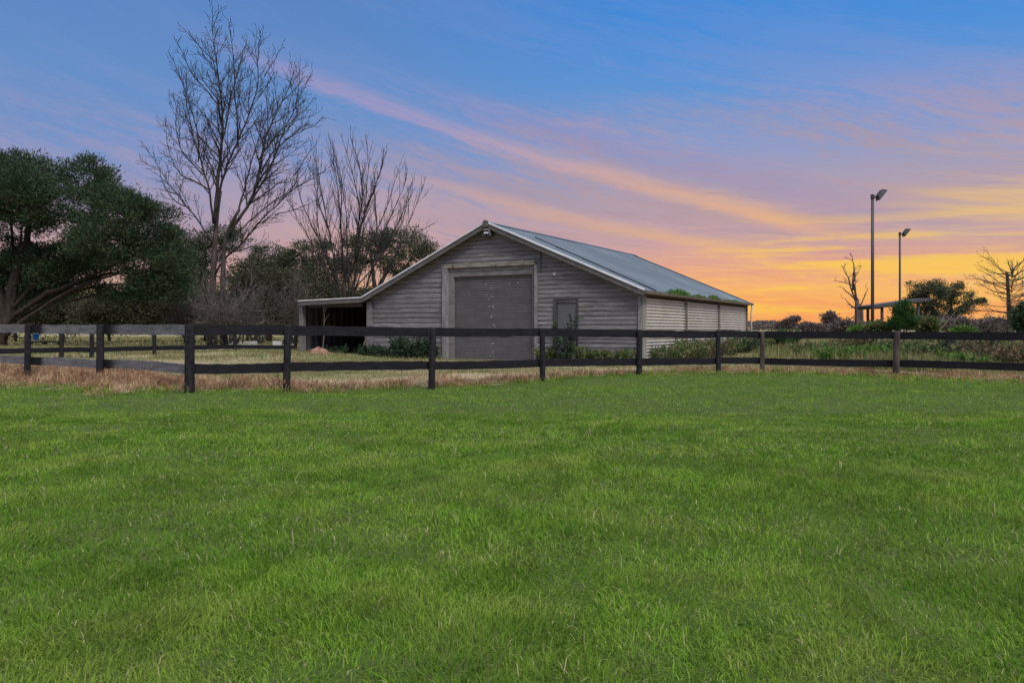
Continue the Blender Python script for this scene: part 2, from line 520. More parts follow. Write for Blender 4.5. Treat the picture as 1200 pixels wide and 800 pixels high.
# ---- straw along the fence
x, y = scatter(11, 29, 2600, rng, .70, 2)
o = foff(x, y); e = edge(x, y)
lim = np.interp(x, [-14, -6, -5, 0, 14], [1.9, 1.8, 1.7, 1.0, .7])
lim = lim + 3.2 * np.exp(-((x + 11.5) / 3.0) ** 2 - ((y - 25) / 4.5) ** 2)
k = (o > e - .55 * rng.random(len(x))) & (o < lim + rng.normal(0, .35, len(x)))
k &= rng.random(len(x)) < .06 + 1.15 * vn(x, y, 2.3, 9) ** 1.4
x, y = x[k], y[k]; n = len(x)
thin = np.interp(x, [-6, 3, 14], [1.0, .8, .75])
h = (.06 + .22 * rng.random(n)) * (.35 + 1.3 * vn(x, y, 2.6, 7) ** 1.6) * thin
me1 = blades('b', x, y, h, .005 + .005 * rng.random(n), vn(x, y, 2.1, 23) * 13 + rng.normal(0, .8, n), np.clip(rng.normal(1.2, .38, n), .1, 1.75), None, rng, True, gz(x, y) + rng.random(n) * .26 * np.clip(vn(x, y, 1.9, 7) * 1.6 - .5, .04, 1) * thin)
join_stuff('dry_grass', [me1], M['straw'], 'brown dead straw lying along the foot of the fence', 'dry grass')

# ---- meadow beyond the fence
parts = []
for (y0, y1, dens, hh, ww) in ((15, 30, 330, .09, .016), (30, 48, 130, .11, .03), (48, 100, 16, .16, .07)):
    x, y = scatter(y0, y1, dens, rng, .7, 2)
    o = foff(x, y)
    tk = ss((o - .9) / .6) * ss((4.2 - o) / 1.4) * ss((4 - x) / 3)
    k = (o > .9) & (rng.random(len(x)) > tk * .8) & (rng.random(len(x)) < .3 + .9 * vn(x, y, .5, 14))
    rel = np.stack([x - 4.655, y - 29.4], 1)
    s_ = rel @ np.array([-.873, .487]); t_ = rel @ np.array([.487, .873])
    k &= ~((s_ > -.05) & (s_ < 16.2) & (t_ > -.02) & (t_ < 16))
    x, y = x[k], y[k]; n = len(x)
    h = hh * (.4 + 1.3 * vn(x, y, 1.1, 15)) * (.6 + .8 * rng.random(n))
    parts.append(blades('b', x, y, h, ww * (.7 + .6 * rng.random(n)), rng.random(n) * 6.28, np.clip(rng.normal(.5, .3, n), 0, 1.3), None, rng, False))
join_stuff('paddock_grass', parts, M['meadow'], 'yellowish short pasture grass around the barn beyond the fence', 'grass')

# ---- rank weeds and tussocks at the right beyond the fence
parts = []
x, y = scatter(20, 44, 330, rng, .74, 3)
o = foff(x, y)
pat = vn(x, y, .33, 31)
pxs = 600 + F * x / y
clear = ss((pxs - 870) / 60) * (1 - .9 * np.exp(-((pxs - 925) / 50) ** 2) * (y < 34))
far = np.interp(x / y, [.28, .34, .45, .75], [5.5, 4.2, 2.2, 1.6])
k = (o > far + (pat - .5) * 2) & (rng.random(len(x)) < clear * np.clip(pat * 2.2 - .45, 0, 1)) & (x > 9.5)
x, y = x[k], y[k]; n = len(x)
h = (.12 + .42 * vn(x, y, .9, 33)) * (.5 + .8 * rng.random(n)) * (.5 + pat[k])
join_stuff('rough_grass', [blades('b', x, y, h, .018 + .016 * rng.random(n), rng.random(n) * 6.28, np.clip(rng.normal(.45, .3, n), 0, 1.3), None, rng, True)], M['rough'],
           'rank green and brown weeds and tussocks behind the fence towards the open shelter', 'weeds')

# ------------------------------------------------------------------ fences
def rail(mb, a, b, h, t, nrm, dark_len=None, seed=0):
    """a board between two points (top-centre), worn along its edges"""
    rr = np.random.default_rng(seed)
    n = 15
    f = np.linspace(0, 1, n)
    ctr = a[None] + (b - a)[None] * f[:, None]
    sag = rr.normal(0, .006)
    v = []; at = []
    L = np.linalg.norm(b - a)
    for i in range(n):
        top = rr.normal(0, .004) + sag * math.sin(f[i] * math.pi)
        bot = -h + rr.normal(0, .004) + sag * math.sin(f[i] * math.pi)
        for (dz, dn) in ((top, -t / 2), (top, t / 2), (bot, t / 2), (bot, -t / 2)):
            v.append(ctr[i] + np.array([0, 0, dz]) + nrm * dn)
            at.append(0.0 if dark_len is None else float(1 - ss((f[i] * L - dark_len) / .10)))  # rail starts darker, fading to its grey over a short length
    faces = [(3, 2, 1, 0), tuple((n - 1) * 4 + q for q in (0, 1, 2, 3))]
    for i in range(n - 1):
        for q in range(4):
            r = (q + 1) % 4
            faces.append((i * 4 + q, i * 4 + r, (i + 1) * 4 + r, (i + 1) * 4 + q))
    mb.add(v, faces, at)


def log_post(x, y, ztop, r, seed, k=12):
    rr = np.random.default_rng(seed)
    mb = MB()
    z0 = float(gz(x, y)) - .35
    zs = np.array([z0, z0 + .4, .35 * z0 + .65 * ztop, ztop - .05, ztop - .012, ztop])
    rs = np.array([1.05, 1.03, 1.0, .98, .93, .78]) * r
    lean = rr.normal(0, .012, 2)
    path = np.stack([x + lean[0] * (zs - z0), y + lean[1] * (zs - z0), zs], 1)
    mb.tube(path, rs, k)
    v = mb.v[0]
    ang = np.tile(np.arange(k), len(zs))
    wob = 1 + rr.normal(0, .05, k)[ang]
    c = np.repeat(path, k, 0)
    mb.v[0] = c + (v - c) * wob[:, None]
    return mb


def fence(label, pts, railmats, postr, postmats, group, seed, endpost=(True, True), H=.92, dark_len=None, rails=2, back=1):
    """pts: (x, y, top z) from left to right; boards are nailed to the far side of the logs"""
    x0, y0, _ = pts[0]
    root = empty('post_and_rail_fence', (x0, y0, float(gz(x0, y0))), label, 'fence', group)
    for i, (x, y, z) in enumerate(pts):
        if (i == 0 and not endpost[0]) or (i == len(pts) - 1 and not endpost[1]):
            continue
        log_post(x, y, z + .004, postr[i % len(postr)], seed + i).build('post', postmats[i % len(postmats)], root, smooth=False)
    for i in range(len(pts) - 1):
        a = np.array(pts[i]); b = np.array(pts[i + 1])
        d = b - a; nrm = np.array([-d[1], d[0], 0]); nrm /= np.linalg.norm(nrm)
        L = np.linalg.norm(d[:2]); dd = d / L
        off = nrm * (postr[i % len(postr)] + .022) * back
        gap = .012
        for j in range(rails):
            mb = MB()
            drop = np.array([0, 0, (0 if j == 0 else -(H - .185)) + np.random.default_rng(seed * 7 + i * 3 + j).normal(0, .006)])
            rail(mb, a + off + drop + dd * gap, b + off + drop - dd * gap, .195 if j == 0 else .182, .042, nrm, dark_len, seed * 31 + i * 5 + j)
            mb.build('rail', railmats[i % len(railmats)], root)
    return root


ft = lambda px, py, Y: tuple(P(px, py, Y))
Lp = [(-24.0, 26.2, 1.36), (-21.3, 24.6, 1.36), (-18.6, 23.2, 1.35), (-14.0, 20.6, 1.34), ft(32, 379.6, 18.6), ft(117, 380.3, 17.15), (ft(222, 380, 15.07)[0] - .17, 15.07 + .05, 1.29)]
fence('weathered grey post and rail fence running from the corner log to the left edge', Lp, [M['grey_rail']], [.072, .068, .075], [M['post']], 'post and rail fences round the paddock', 100, (True, False), dark_len=.42)
Mp = [ft(222, 380, 15.07), ft(335, 381, 15.95), ft(505, 384, 17.75), ft(636, 384.6, 19.4), ft(749, 386.3, 21.0), ft(842, 387.2, 22.3), ft(893, 388.3, 22.9)]
fence('long black post and rail fence in front of the barn between the two corner posts', Mp, [M['black_rail']], [.088, .072, .072, .068, .074, .068, .066], [M['post'], M['post'], M['post'], M['post'], M['post'], M['post'], M['post_brown']], 'post and rail fences round the paddock', 200)
Rp = [(ft(893, 388.3, 22.9)[0] + .0, 22.9, ft(893, 388.3, 22.9)[2]), ft(1050, 388.4, 21.2), (12.35, 19.0, 1.137), (14.6, 16.9, 1.14), (17, 14.8, 1.15)]
fence('black post and rail fence leading past the open shelter to the right edge', Rp, [M['black_rail']], [.07, .082, .075], [M['post'], M['post_brown']], 'post and rail fences round the paddock', 300, (False, True))
Bp = [(-22.6, 25.4, 1.32), P(-40, 386, 27.2) * [1, 1, 0] + [0, 0, 1.32], P(72, 386, 29.6) * [1, 1, 0] + [0, 0, 1.32], P(107, 386, 30.6) * [1, 1, 0] + [0, 0, 1.3], P(181, 386, 33) * [1, 1, 0] + [0, 0, 1.3], P(275, 386, 36.5) * [1, 1, 0] + [0, 0, 1.28], P(346, 386, 38.0) * [1, 1, 0] + [0, 0, 1.22]]
Bp = [tuple(q) for q in Bp]
fence('dark low fence behind the grey one, ending at the lean-to of the barn', Bp, [M['black_rail']], [.075], [M['post']], 'post and rail fences round the paddock', 400, H=.95)

# ------------------------------------------------------------------ barn
BC = np.array([4.655, 29.4, 0.0]); U = np.array([-.8733, .4871, 0]); V = np.array([.4871, .8733, 0]); Z = np.array([0, 0, 1.0])
B = lambda s, t, z: BC + U * s + V * t + Z * z


def s_of(px, t=0.0):
    k = (px - 600) / F
    c = BC + V * t
    return (k * c[1] - c[0]) / (U[0] - k * U[1])


def z_of(px, py, t=0.0):
    q = B(s_of(px, t), t, 0)
    return EYE + (HZ - py) / F * q[1]


SW = 12.4; SA = 6.32; ZA = 5.40; LT = 15.7
sl_r = .43; sl_l = .456


def roof_z(s):
    return ZA - (SA - s) * sl_r if s < SA else ZA - (s - SA) * sl_l


barn = empty('barn', B(6.2, 0, 0), 'large grey weatherboard barn with metal roof, roller door and lean-to', 'barn')
# --- openings on the front, in s
sd0, sd1 = s_of(624), s_of(532)          # roller door clear opening
jr, jl = s_of(630.5), s_of(520)
jr_in, jl_in = s_of(628), s_of(526)
zh1 = z_of(577, 312.8); zh0 = z_of(577, 322.8)
pd0, pd1 = s_of(678), s_of(652)
pz = z_of(665, 351)
split = s_of(634)
wall = MB()


def board_row(s0, s1, z0, z1, ends=True):
    """one rusticated board between s0 and s1, cut to the gable"""
    def clipz(z):
        zt = z + .10
        lo = SA - (ZA - zt) / sl_r; hi = SA + (ZA - zt) / sl_l
        return max(s0, lo), min(s1, hi)
    a0, b0 = clipz(z0); a1, b1 = clipz(z1)
    if b0 - a0 < .02 or b1 - a1 < .005: return
    n = max(1, int((b0 - a0) / 3.2))
    cuts = sorted(random.uniform(.15, .85) for _ in range(n - 1)) if n > 1 else []
    fr = [0] + cuts + [1]
    for i in range(len(fr) - 1):
        f0, f1 = fr[i], fr[i + 1]
        g0 = .003 if i > 0 else 0
        q = lambda f, z, a, b, t: B(a + (b - a) * f, t, z)
        prof = [(z0, -.032), (z0 + (z1 - z0) * .5, -.029), (z0 + (z1 - z0) * .88, -.018), (z1, -.004)]
        dz = random.uniform(-.006, .006); dt = random.uniform(-.004, .004)
        vs = []
        for (z, t) in prof:
            w = (z - z0) / (z1 - z0)
            a = a0 + (a1 - a0) * w; b_ = b0 + (b1 - b0) * w
            vs += [q(f0, z + dz, a + g0, b_, t + dt), q(f1, z + dz, a, b_ - g0, t + dt)]
        # underside lip
        vs += [B(a0 + (b0 - a0) * f0, 0, z0 + .002 + dz), B(a0 + (b0 - a0) * f1, 0, z0 + .002 + dz)]
        fs = [(2 * k, 2 * k + 1, 2 * k + 3, 2 * k + 2) for k in range(3)] + [(9, 8, 0, 1)[::-1]]
        wall.add(vs, [f[::-1] for f in fs])


z = -.15
while z < ZA:                                  # left of the door and above it
    h = .205 if z < zh1 else .172
    z1 = z + h
    if z1 <= zh1 + .02:
        board_row(jl - .002, SW, z, z1 - .014)
    else:
        board_row(split, SW, z, z1 - .014)
    z = z1
z = -.15
while z < ZA:                                  # right of the door
    z1 = z + .17
    if z1 <= pz + .04:
        board_row(0, pd0, z, z1 - .014); board_row(pd1, split if False else jr, z, z1 - .014)
    elif z1 <= zh1 + .02:
        board_row(0, jr, z, z1 - .014)
    else:
        board_row(0, split - .01, z, z1 - .016)
    z = z1
# solid wall behind the boards, around both openings
def slab(s0, s1, z0, z1f):
    pts = [B(s0, .0, z0), B(s1, .0, z0), B(s1, .0, z1f(s1)), B(s0, .0, z1f(s0))]
    wall.prism(pts, V * .12)
top = lambda s: roof_z(s) - .085
slab(0, pd0, -.3, top); slab(pd0, pd1, pz, top); slab(pd1, jr_in, -.3, top)
pts = [B(jr_in, 0, zh1), B(jl_in, 0, zh1), B(jl_in, 0, top(jl_in)), B(SA, 0, top(SA)), B(jr_in, 0, top(jr_in))]
wall.prism(pts, V * .12)
slab(jl_in, SW, -.3, top)
wall.build('front_wall', M['board'], barn)

# --- roller door with frame
for (a, b_) in ((jr, jr_in), (jl_in, jl)):
    fr = MB()
    fr.box(B((a + b_) / 2, -.06, (zh1 - .3) / 2), U * abs(b_ - a) / 2, V * .07, Z * (zh1 + .3) / 2)
    fr.build('door_jamb', M['frame'], barn)
hd = MB()
hd.box(B((jr_in + jl_in) / 2, .03, (zh0 + zh1) / 2), U * ((jl_in - jr_in) / 2 - .003), V * .04, Z * (zh1 - zh0) / 2)
for (a, b_) in ((jr_in, sd0), (sd1, jl_in)):
    hd.box(B((a + b_) / 2, .03, (zh0 - .3) / 2 - .002), U * (abs(b_ - a) / 2 - .003), V * .04, Z * (zh0 + .3) / 2)
hd.build('door_lining', M['header'], barn)
hb = MB()
hb.box(B((jr_in + jl) / 2, -.075, zh1 + .10), U * ((jl - jr_in) / 2 + .03), V * .03 - Z * .004, Z * .085)
hb.build('lintel_board', M['moss_board'], barn)
sp = MB()
sp.box(B(split - .012, -.045, (top(split) + zh1 - .3) / 2), U * .02, V * .012, Z * (top(split) - zh1 + .3) / 2)
sp.build('joint_strip', M['darktrim'], barn)
rd = MB()
n = int((zh0 + .25) / .088)
prof = []
for i in range(n * 4 + 1):
    zz = -.2 + (zh0 + .22) * i / (n * 4)
    tt = .10 + (-.03 if (i % 4) in (1, 2) else .0)
    prof.append((zz, tt))
vs = []
for (zz, tt) in prof:
    vs += [B(sd0 - .02, tt, zz), B(sd1 + .02, tt, zz)]
rd.add(vs, [(2 * k, 2 * k + 2, 2 * k + 3, 2 * k + 1) for k in range(len(prof) - 1)])
rdo = rd.build('roller_door', M['roller'], barn)
sm = s_of(575.5)


def scuff(c, w, h):
    mb = MB()
    n = 7
    ring = [c + U * w * math.cos(k / n * 6.283) * random.uniform(.6, 1.2) + Z * h * math.sin(k / n * 6.283) * random.uniform(.6, 1.2) for k in range(n)]
    mb.prism(ring, V * .010)
    mb.build('scuff_mark', M['rivet'], rdo)


zz = .25
while zz < zh0 - .3:
    for q in range(5):
        scuff(B(sm + random.gauss(0, .08), .064, zz + random.gauss(0, .05)), random.uniform(.008, .03), random.uniform(.006, .016))
    zz += .37
for (px, py) in ((568, 333), (569, 346), (596, 332), (606, 331)):
    scuff(B(s_of(px), .064, z_of(px, py)), .03, .016)

# --- small side door in the front wall
dm = MB(); dm.box(B((pd0 + pd1) / 2, .03, (pz - .1) / 2 - .05), U * ((pd1 - pd0) / 2 - .045), V * .02, Z * (pz + .1) / 2)
pdoor = dm.build('door', M['door'], barn)
hk = MB(); hk.box(B(pd0 + .16, -.01, 1.05), U * .05, V * .02, Z * .02); hk.build('handle', M['dark_metal'], pdoor)
df = MB()
df.box(B(pd1 + .03, -.03, (pz - .2) / 2), U * .06, V * .05, Z * (pz + .3) / 2)
df.box(B(pd0 + .02, -.02, (pz - .2) / 2), U * .025, V * .035, Z * (pz + .3) / 2)
df.box(B((pd0 + pd1) / 2, -.025, pz + .03), U * ((pd1 - pd0) / 2 - .03), V * .04, Z * .03)
df.build('door_surround', M['darktrim'], barn)
vt = MB(); vt.tube([B(s_of(650.5), -.03, z_of(650.5, 321)), B(s_of(650.5), -.07, z_of(650.5, 321))], .06, 10)
vt.build('vent_cap', M['pale_block'], barn)

# --- right side wall of corrugated iron in three bays
bays = [0.22, 5.07, 10.15, LT - .12]
ze = 2.42
for i in range(3):
    mb = MB()
    t0, t1 = bays[i] + .09, bays[i + 1] - .09
    prof = []
    zz = -.2
    while zz < ze - .12:
        prof += [(zz, .000), (zz + .004, .060), (zz + .030, .066), (zz + .060, .058), (zz + .064, .000)]
        zz += .118
    vs = []
    for a, c in prof:
        vs += [B(-c, t0, a), B(-c, t1, a)]
    mb.add(vs, [(2 * q, 2 * q + 1, 2 * q + 3, 2 * q + 2) for q in range(len(prof) - 1)])
    mb.build('corrugated_panel', M['corr'], barn)
mb = MB()
for i, t in enumerate(bays[1:3]):
    mb = MB(); mb.box(B(-.055, t, 1.1), U * .05, V * .10, Z * 1.31); mb.build('stud', M['stud'], barn)
mb = MB(); mb.box(B(-.01, .13, 1.08), U * .06, V * .17, Z * 1.33); mb.build('corner_post', M['corner'], barn)
mb = MB(); mb.box(B(.055, -.035, 1.08), U * .05, V * .055, Z * 1.33); mb.build('corner_post', M['frame'], barn)
mb = MB(); mb.box(B(-.05, LT - .06, 1.1), U * .05, V * .07, Z * 1.31); mb.build('corner_post', M['stud'], barn)
mb = MB(); mb.box(B(.10, LT / 2, 1.1), U * .03, V * (LT / 2 - .15), Z * 1.36); mb.build('inner_wall', M['darktrim'], barn)
mb = MB(); mb.box(B(-.06, LT / 2, ze + .06), U * .05, V * (LT / 2 + .1), Z * .06); mb.build('top_plate', M['stud'], barn)
# other walls
mb = MB(); mb.prism([B(0, LT, -.3), B(SW, LT, -.3), B(SW, LT, top(SW)), B(SA, LT, top(SA)), B(0, LT, top(0))], V * -.1); mb.build('rear_wall', M['corr_dark'], barn)
mb = MB(); mb.box(B(SW - .05, LT / 2, 1.1), U * .05, V * (LT / 2 - .13), Z * 1.42); mb.build('left_wall', M['corr_dark'], barn)


def roof_slope(sa, sb, zfun, t0, t1, name, mat, thick=.05):
    """ribbed sheet from ridge line sa to eave sb"""
    mb = MB()
    pr = []
    t = t0
    while t < t1 - .02:
        for (dt, h) in ((0, 0), (.12, 0), (.14, .024), (.17, .024), (.19, 0)):
            if t + dt < t1: pr.append((t + dt, h))
        t += .19 + .0001
    pr.append((t1, 0))
    vs = []
    for (t, h) in pr:
        vs += [B(sa, t, zfun(sa) + h), B(sb, t, zfun(sb) + h)]
    up = sb < sa
    fs = [(2 * k, 2 * k + 1, 2 * k + 3, 2 * k + 2) for k in range(len(pr) - 1)]
    mb.add(vs, fs if not up else [f[::-1] for f in fs])
    p4 = [B(sa, t0, zfun(sa) - .008), B(sb, t0, zfun(sb) - .008), B(sb, t1, zfun(sb) - .008), B(sa, t1, zfun(sa) - .008)]
    mb.prism(p4, Z * -thick)
    return mb.build(name, mat, barn)


OV = -.32; OE = LT + .35
rr_ = roof_slope(SA, -.22, roof_z, OV + .02, OE, 'roof', M['roof'])
rl_ = roof_slope(SA, SW + .12, roof_z, OV + .02, OE, 'roof', M['roof'])
LS = s_of(352, -.2)
zl1 = z_of(352, 353, -.25)
lz = lambda s: roof_z(SW + .12) - .01 + (zl1 - roof_z(SW + .12) + .01) * (s - SW - .12) / (LS - SW - .12)
roof_slope(SW + .125, LS, lz, OV + .02, 9.0, 'lean_to_roof', M['roof'])
# cappings
def strip(path, half_w, hgt, mat, name, parent, wdir):
    mb = MB()
    for a, b_ in zip(path[:-1], path[1:]):
        d = b_ - a; L = np.linalg.norm(d); d /= L
        nn = np.cross(d, wdir); nn /= np.linalg.norm(nn)
        mb.box((a + b_) / 2, d * L / 2, wdir * half_w, nn * hgt)
    return mb.build(name, mat, parent)


rw = -U - Z * sl_r; rw = rw / np.linalg.norm(rw)
lw = U - Z * sl_l; lw = lw / np.linalg.norm(lw)
rc = B(SA, 0, ZA + .045)
strip([rc + V * OV + rw * .10, rc + V * OE + rw * .10], .10, .006, M['roof'], 'ridge_cap', rr_, rw)
strip([rc + V * OV + lw * .104, rc + V * OE + lw * .104], .10, .006, M['roof'], 'ridge_cap', rl_, lw)
strip([B(SA - 1.1, 1.75, roof_z(SA - 1.1) + .04), B(-.2, .92, roof_z(-.2) + .04)], .05, .02, M['dark_metal'], 'flashing', rr_, V)
strip([B(SA - .16, LT - .55, roof_z(SA - .16) + .04), B(-.2, LT - .55, roof_z(-.2) + .04)], .06, .02, M['dark_metal'], 'flashing', rr_, V)
bz = lambda s: roof_z(s) - .105
strip([B(SA - .01, OV, bz(SA)), B(-.22, OV, bz(-.22))], .022, .095, M['barge'], 'barge_board', barn, V)
strip([B(SA + .01, OV, bz(SA)), B(SW + .12, OV, bz(SW + .12))], .022, .095, M['barge'], 'barge_board', barn, V)
strip([B(SW + .13, OV, lz(SW + .13) - .11), B(LS, OV, lz(LS) - .11)], .022, .085, M['barge'], 'barge_board', barn, V)
strip([B(SA, OV + .02, ZA + .02), B(SW + .12, OV + .02, roof_z(SW + .12) + .02)], .075, .03, M['metal_light'], 'rake_cap', rl_, V)
strip([B(SA, OV + .02, ZA + .02), B(-.22, OV + .02, roof_z(-.22) + .02)], .075, .03, M['metal_light'], 'rake_cap', rr_, V)
strip([B(SW + .14, OV + .02, lz(SW + .13) + .016), B(LS, OV + .02, lz(LS) + .016)], .07, .026, M['metal_light'], 'rake_cap', rl_, V)
mb = MB(); mb.prism([B(SA - .14, OV - .028, ZA - .17), B(SA + .14, OV - .028, ZA - .17), B(SA + .13, OV - .028, ZA + .04), B(SA + .02, OV - .028, ZA + .11), B(SA - .13, OV - .028, ZA + .04)], V * -.03)
mb.build('apex_board', M['barge'], barn)
# gutter and downpipe
mb = MB()
gs, gzt = -.28, roof_z(-.22) - .02
vs = []
prof = [(.0, .0), (-.01, -.09), (-.06, -.11), (-.11, -.09), (-.12, .0)]
for t in (OV + .05, OE):
    for (a, c) in prof: vs.append(B(-.22 + a, t, gzt + c))
mb.add(vs, [(k, k + 1, k + 6, k + 5) for k in range(4)] + [(0, 1, 2, 3, 4), (9, 8, 7, 6, 5)])
gut = mb.build('gutter', M['gutter'], barn)
mb = MB(); mb.tube([B(-.28, LT + .2, gzt - .1), B(-.28, LT + .2, gzt - .22), B(-.24, LT + .2, gzt - .5), B(-.24, LT + .2, -.1)], .045, 8)
mb.build('downpipe', M['white_metal'], gut, smooth=True)

# --- lean-to
sp0 = s_of(355.3); spw = .115
zp = lz(sp0) - .2
mb = MB(); mb.box(B(sp0, -.05, zp / 2 - .1), U * spw, V * .1, Z * (zp / 2 + .1)); mb.build('lean_to_post', M['header'], barn)
sp1 = s_of(435.2)
mb = MB(); mb.box(B(sp1 + .02, -.09, 1.1), U * .13, V * .05, Z * 1.28); mb.build('lean_to_post', M['header'], barn)
mb = MB(); mb.box(B((SW + LS) / 2, -.02, lz((SW + LS) / 2) - .26), U * ((LS - SW) / 2 - .35), V * .04, Z * .07); mb.build('lean_to_beam', M['darktrim'], barn)
mb = MB()
n = 80; t = .12 + np.arange(n + 1) * (8.6 / n)
vs = []
for k, a in enumerate(t):
    dd = .022 * (1 if k % 4 in (1, 2) else -1)
    vs += [B(sp0 + dd, a, -.2), B(sp0 + dd, a, lz(sp0) - .06)]
mb.add(vs, [(2 * k, 2 * k + 1, 2 * k + 3, 2 * k + 2) for k in range(n)])
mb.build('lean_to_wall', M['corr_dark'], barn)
mb = MB(); mb.box(B((SW + sp0) / 2, 8.75, 1.1), U * ((sp0 - SW) / 2 + .2), V * .03, Z * 1.46); mb.build('lean_to_wall', M['lean_to_shade'], barn)
mb = MB(); mb.box(B(SW + .03, 4.4, 1.1), U * .02, V * 4.25, Z * 1.42); mb.build('lean_to_wall', M['lean_to_shade'], barn)
for (pa, pb) in ((373, .25), (386, .8)):
    s_ = sp0 - .1
    mb = MB(); mb.box(B(s_, 1.6 * pb * 2, 1.1), U * .04, V * .05, Z * 1.3); mb.build('wall_stud', M['darktrim'], barn)

# --- floodlight below the gable
fl = empty('floodlight', B(s_of(571), -.04, z_of(571, 274)), 'small twin floodlight on a white bracket under the barn gable', 'light')
c = B(s_of(571, -.15), -.15, z_of(571, 273.5, -.15))
mb = MB(); mb.box(c + V * .07, U * .10, V * .045, Z * .12); mb.build('housing', M['dark_metal'], fl)
mb = MB(); mb.box(c + U * .10 - V * .02 - Z * .03, U * .10, V * .09, Z * .08 + V * .02); mb.build('lamp_head', M['dark_metal'], fl)
mb = MB(); mb.box(c - U * .16 - V * .04 - Z * .03, U * .10 - Z * .04, V * .09, Z * .09 + U * .03); mb.build('lamp_head', M['dark_metal'], fl)
mb = MB(); mb.box(c - V * .12 + Z * .14 + U * .06, U * .18, V * .03, Z * .028); mb.prism([c - V * .13 - U * .10 + Z * .165, c - V * .13 - U * .16 + Z * .165, c - V * .13 - U * .25 - Z * .10, c - V * .13 - U * .20 - Z * .10], V * .03); mb.box(c - V * .13 - U * .03 + Z * .01, U * .10, V * .02, Z * .035)
mb.build('bracket', M['white_metal'], fl)

# ------------------------------------------------------------------ plant helpers
def leafy(name, label, cat, base, h, r, nstem, nleaf, ln, w, mat, stem_mat, seed, group=None, droop=.3, flat=None, along=None):
    """low plant: stems fanning from the ground, leaves along them"""
    rr = np.random.default_rng(seed)
    base = np.array(base, float)
    root = empty(name, base, label, cat, group)
    st = MB(); pos = []; dr = []
    for i in range(nstem):
        a = rr.random() * 6.28; q = math.sqrt(rr.random()) * r
        f0 = np.array([math.cos(a), math.sin(a), 0]) * q
        if along is not None:
            f0 = np.array(along) * (rr.random() * 2 - 1) * r + np.array([-along[1], along[0], 0]) * rr.normal(0, r * .12)
        b0 = base + f0 * (.55 if along is None else 1.0); b0[2] = float(gz(b0[0], b0[1])) - .03
        hh = h * (.5 + .5 * rr.random())
        tip = b0 + f0 * (.5 if along is None else .0) + np.array([rr.normal(0, .08), rr.normal(0, .08), 1]) * hh
        mid = (b0 + tip) / 2 + rr.normal(0, .05, 3) * hh
        tt = np.linspace(0, 1, 5)[:, None]
        path = (1 - tt) ** 2 * b0 + 2 * tt * (1 - tt) * mid + tt ** 2 * tip
        st.tube(path, np.linspace(.010, .004, 5), 4)
        k = max(3, nleaf // nstem)
        f = rr.random(k) ** .7
        pp = (1 - f[:, None]) ** 2 * b0 + 2 * f[:, None] * (1 - f[:, None]) * mid + f[:, None] ** 2 * tip
        pos.append(pp + rr.normal(0, .05, (k, 3)) * h)
        dr.append(rr.normal(0, 1, (k, 3)) + np.array([0, 0, droop]))
    st.build('stem', stem_mat, root)
    pos = np.vstack(pos); dr = np.vstack(dr)
    pos[:, 2] = np.maximum(pos[:, 2], gz(pos[:, 0], pos[:, 1]) + .02)
    me = quads_mesh('foliage', leaf_quads(pos, dr, ln * (.6 + .8 * rr.random(len(pos))), w * (.7 + .6 * rr.random(len(pos))), rr))
    link('foliage', me, mat, root)
    return root


def at_wall(s, t):
    q = B(s, t, 0); return (q[0], q[1], float(gz(q[0], q[1])))


# ivy at the foot of the front wall, left of the roller door
s0, s1 = s_of(518), s_of(448)
leafy('ivy_bush', 'dark ivy mound against the front wall left of the roller door', 'plant', at_wall((s0 * .62 + s1 * .38), -.4), 1.0, 1.15, 60, 2300, .10, .04, M['ivy'], M['twig'], 1, 'plants along the barn', .3, None, U)
leafy('ivy_bush', 'low dark ivy trailing beside the lean-to post on the barn', 'plant', at_wall(s_of(452), -.4), .55, 1.1, 90, 1400, .09, .035, M['ivy'], M['twig'], 2, 'plants along the barn', .3, None, U)
leafy('ivy_bush', 'dark low weeds growing inside the mouth of the lean-to', 'plant', at_wall(s_of(400), .2), .4, 1.3, 30, 700, .10, .04, M['ivy'], M['twig'], 3, 'plants along the barn')
leafy('rose_bush', 'straggly dark rose bush in front of the small grey door', 'plant', at_wall(s_of(668), -.45), 1.75, .42, 9, 420, .13, .05, M['ivy'], M['twig'], 4, 'plants along the barn', 0)
for i, (px, h) in enumerate(((645, .55), (690, .6), (715, .5), (740, .55))):
    leafy('weed_clump', ['ragged green weeds between the roller door and the small door', 'green weeds on the front wall just right of the small door', 'low weeds midway between the small door and the barn corner', 'pale green weeds beside the near barn corner'][i], 'weeds', at_wall(s_of(px), -.4), h, .5, 34, 900, .11, .03, M['weed'], M['twig'], 10 + i, 'plants along the barn', 1.2)
for i, (t, h) in enumerate(((1.2, .7), (3.4, .95), (5.8, .85), (8.6, .95), (11.6, 1.0), (14.4, .8))):
    q = B(-.65, t, 0)
    leafy('weed_clump', ['tall dark weeds at the near end of the corrugated side wall', 'tall weeds before the first corrugated bay, close to its far stud', 'brownish seedy weeds between the first and second corrugated bays', 'tall weeds before the middle of the corrugated side wall', 'dense dark weeds before the third corrugated bay', 'green weeds by the downpipe at the far barn corner'][i], 'weeds', (q[0], q[1], float(gz(q[0], q[1]))), h, .9 + .05 * i, 60, 1500, .12, .022, M['weed'] if i not in (2, 4) else (M['dock'] if i == 2 else M['ivy']), M['twig'], 30 + i, 'plants along the barn', 1.0)
q = B(-1.5, 17.5, 0)
leafy('weed_clump', 'broad green bush just beyond the far corner of the barn', 'bush', (q[0], q[1], float(gz(q[0], q[1]))), 1.0, 1.1, 60, 2300, .14, .04, M['bright_shrub'], M['twig'], 44, 'plants along the barn', 1.0)

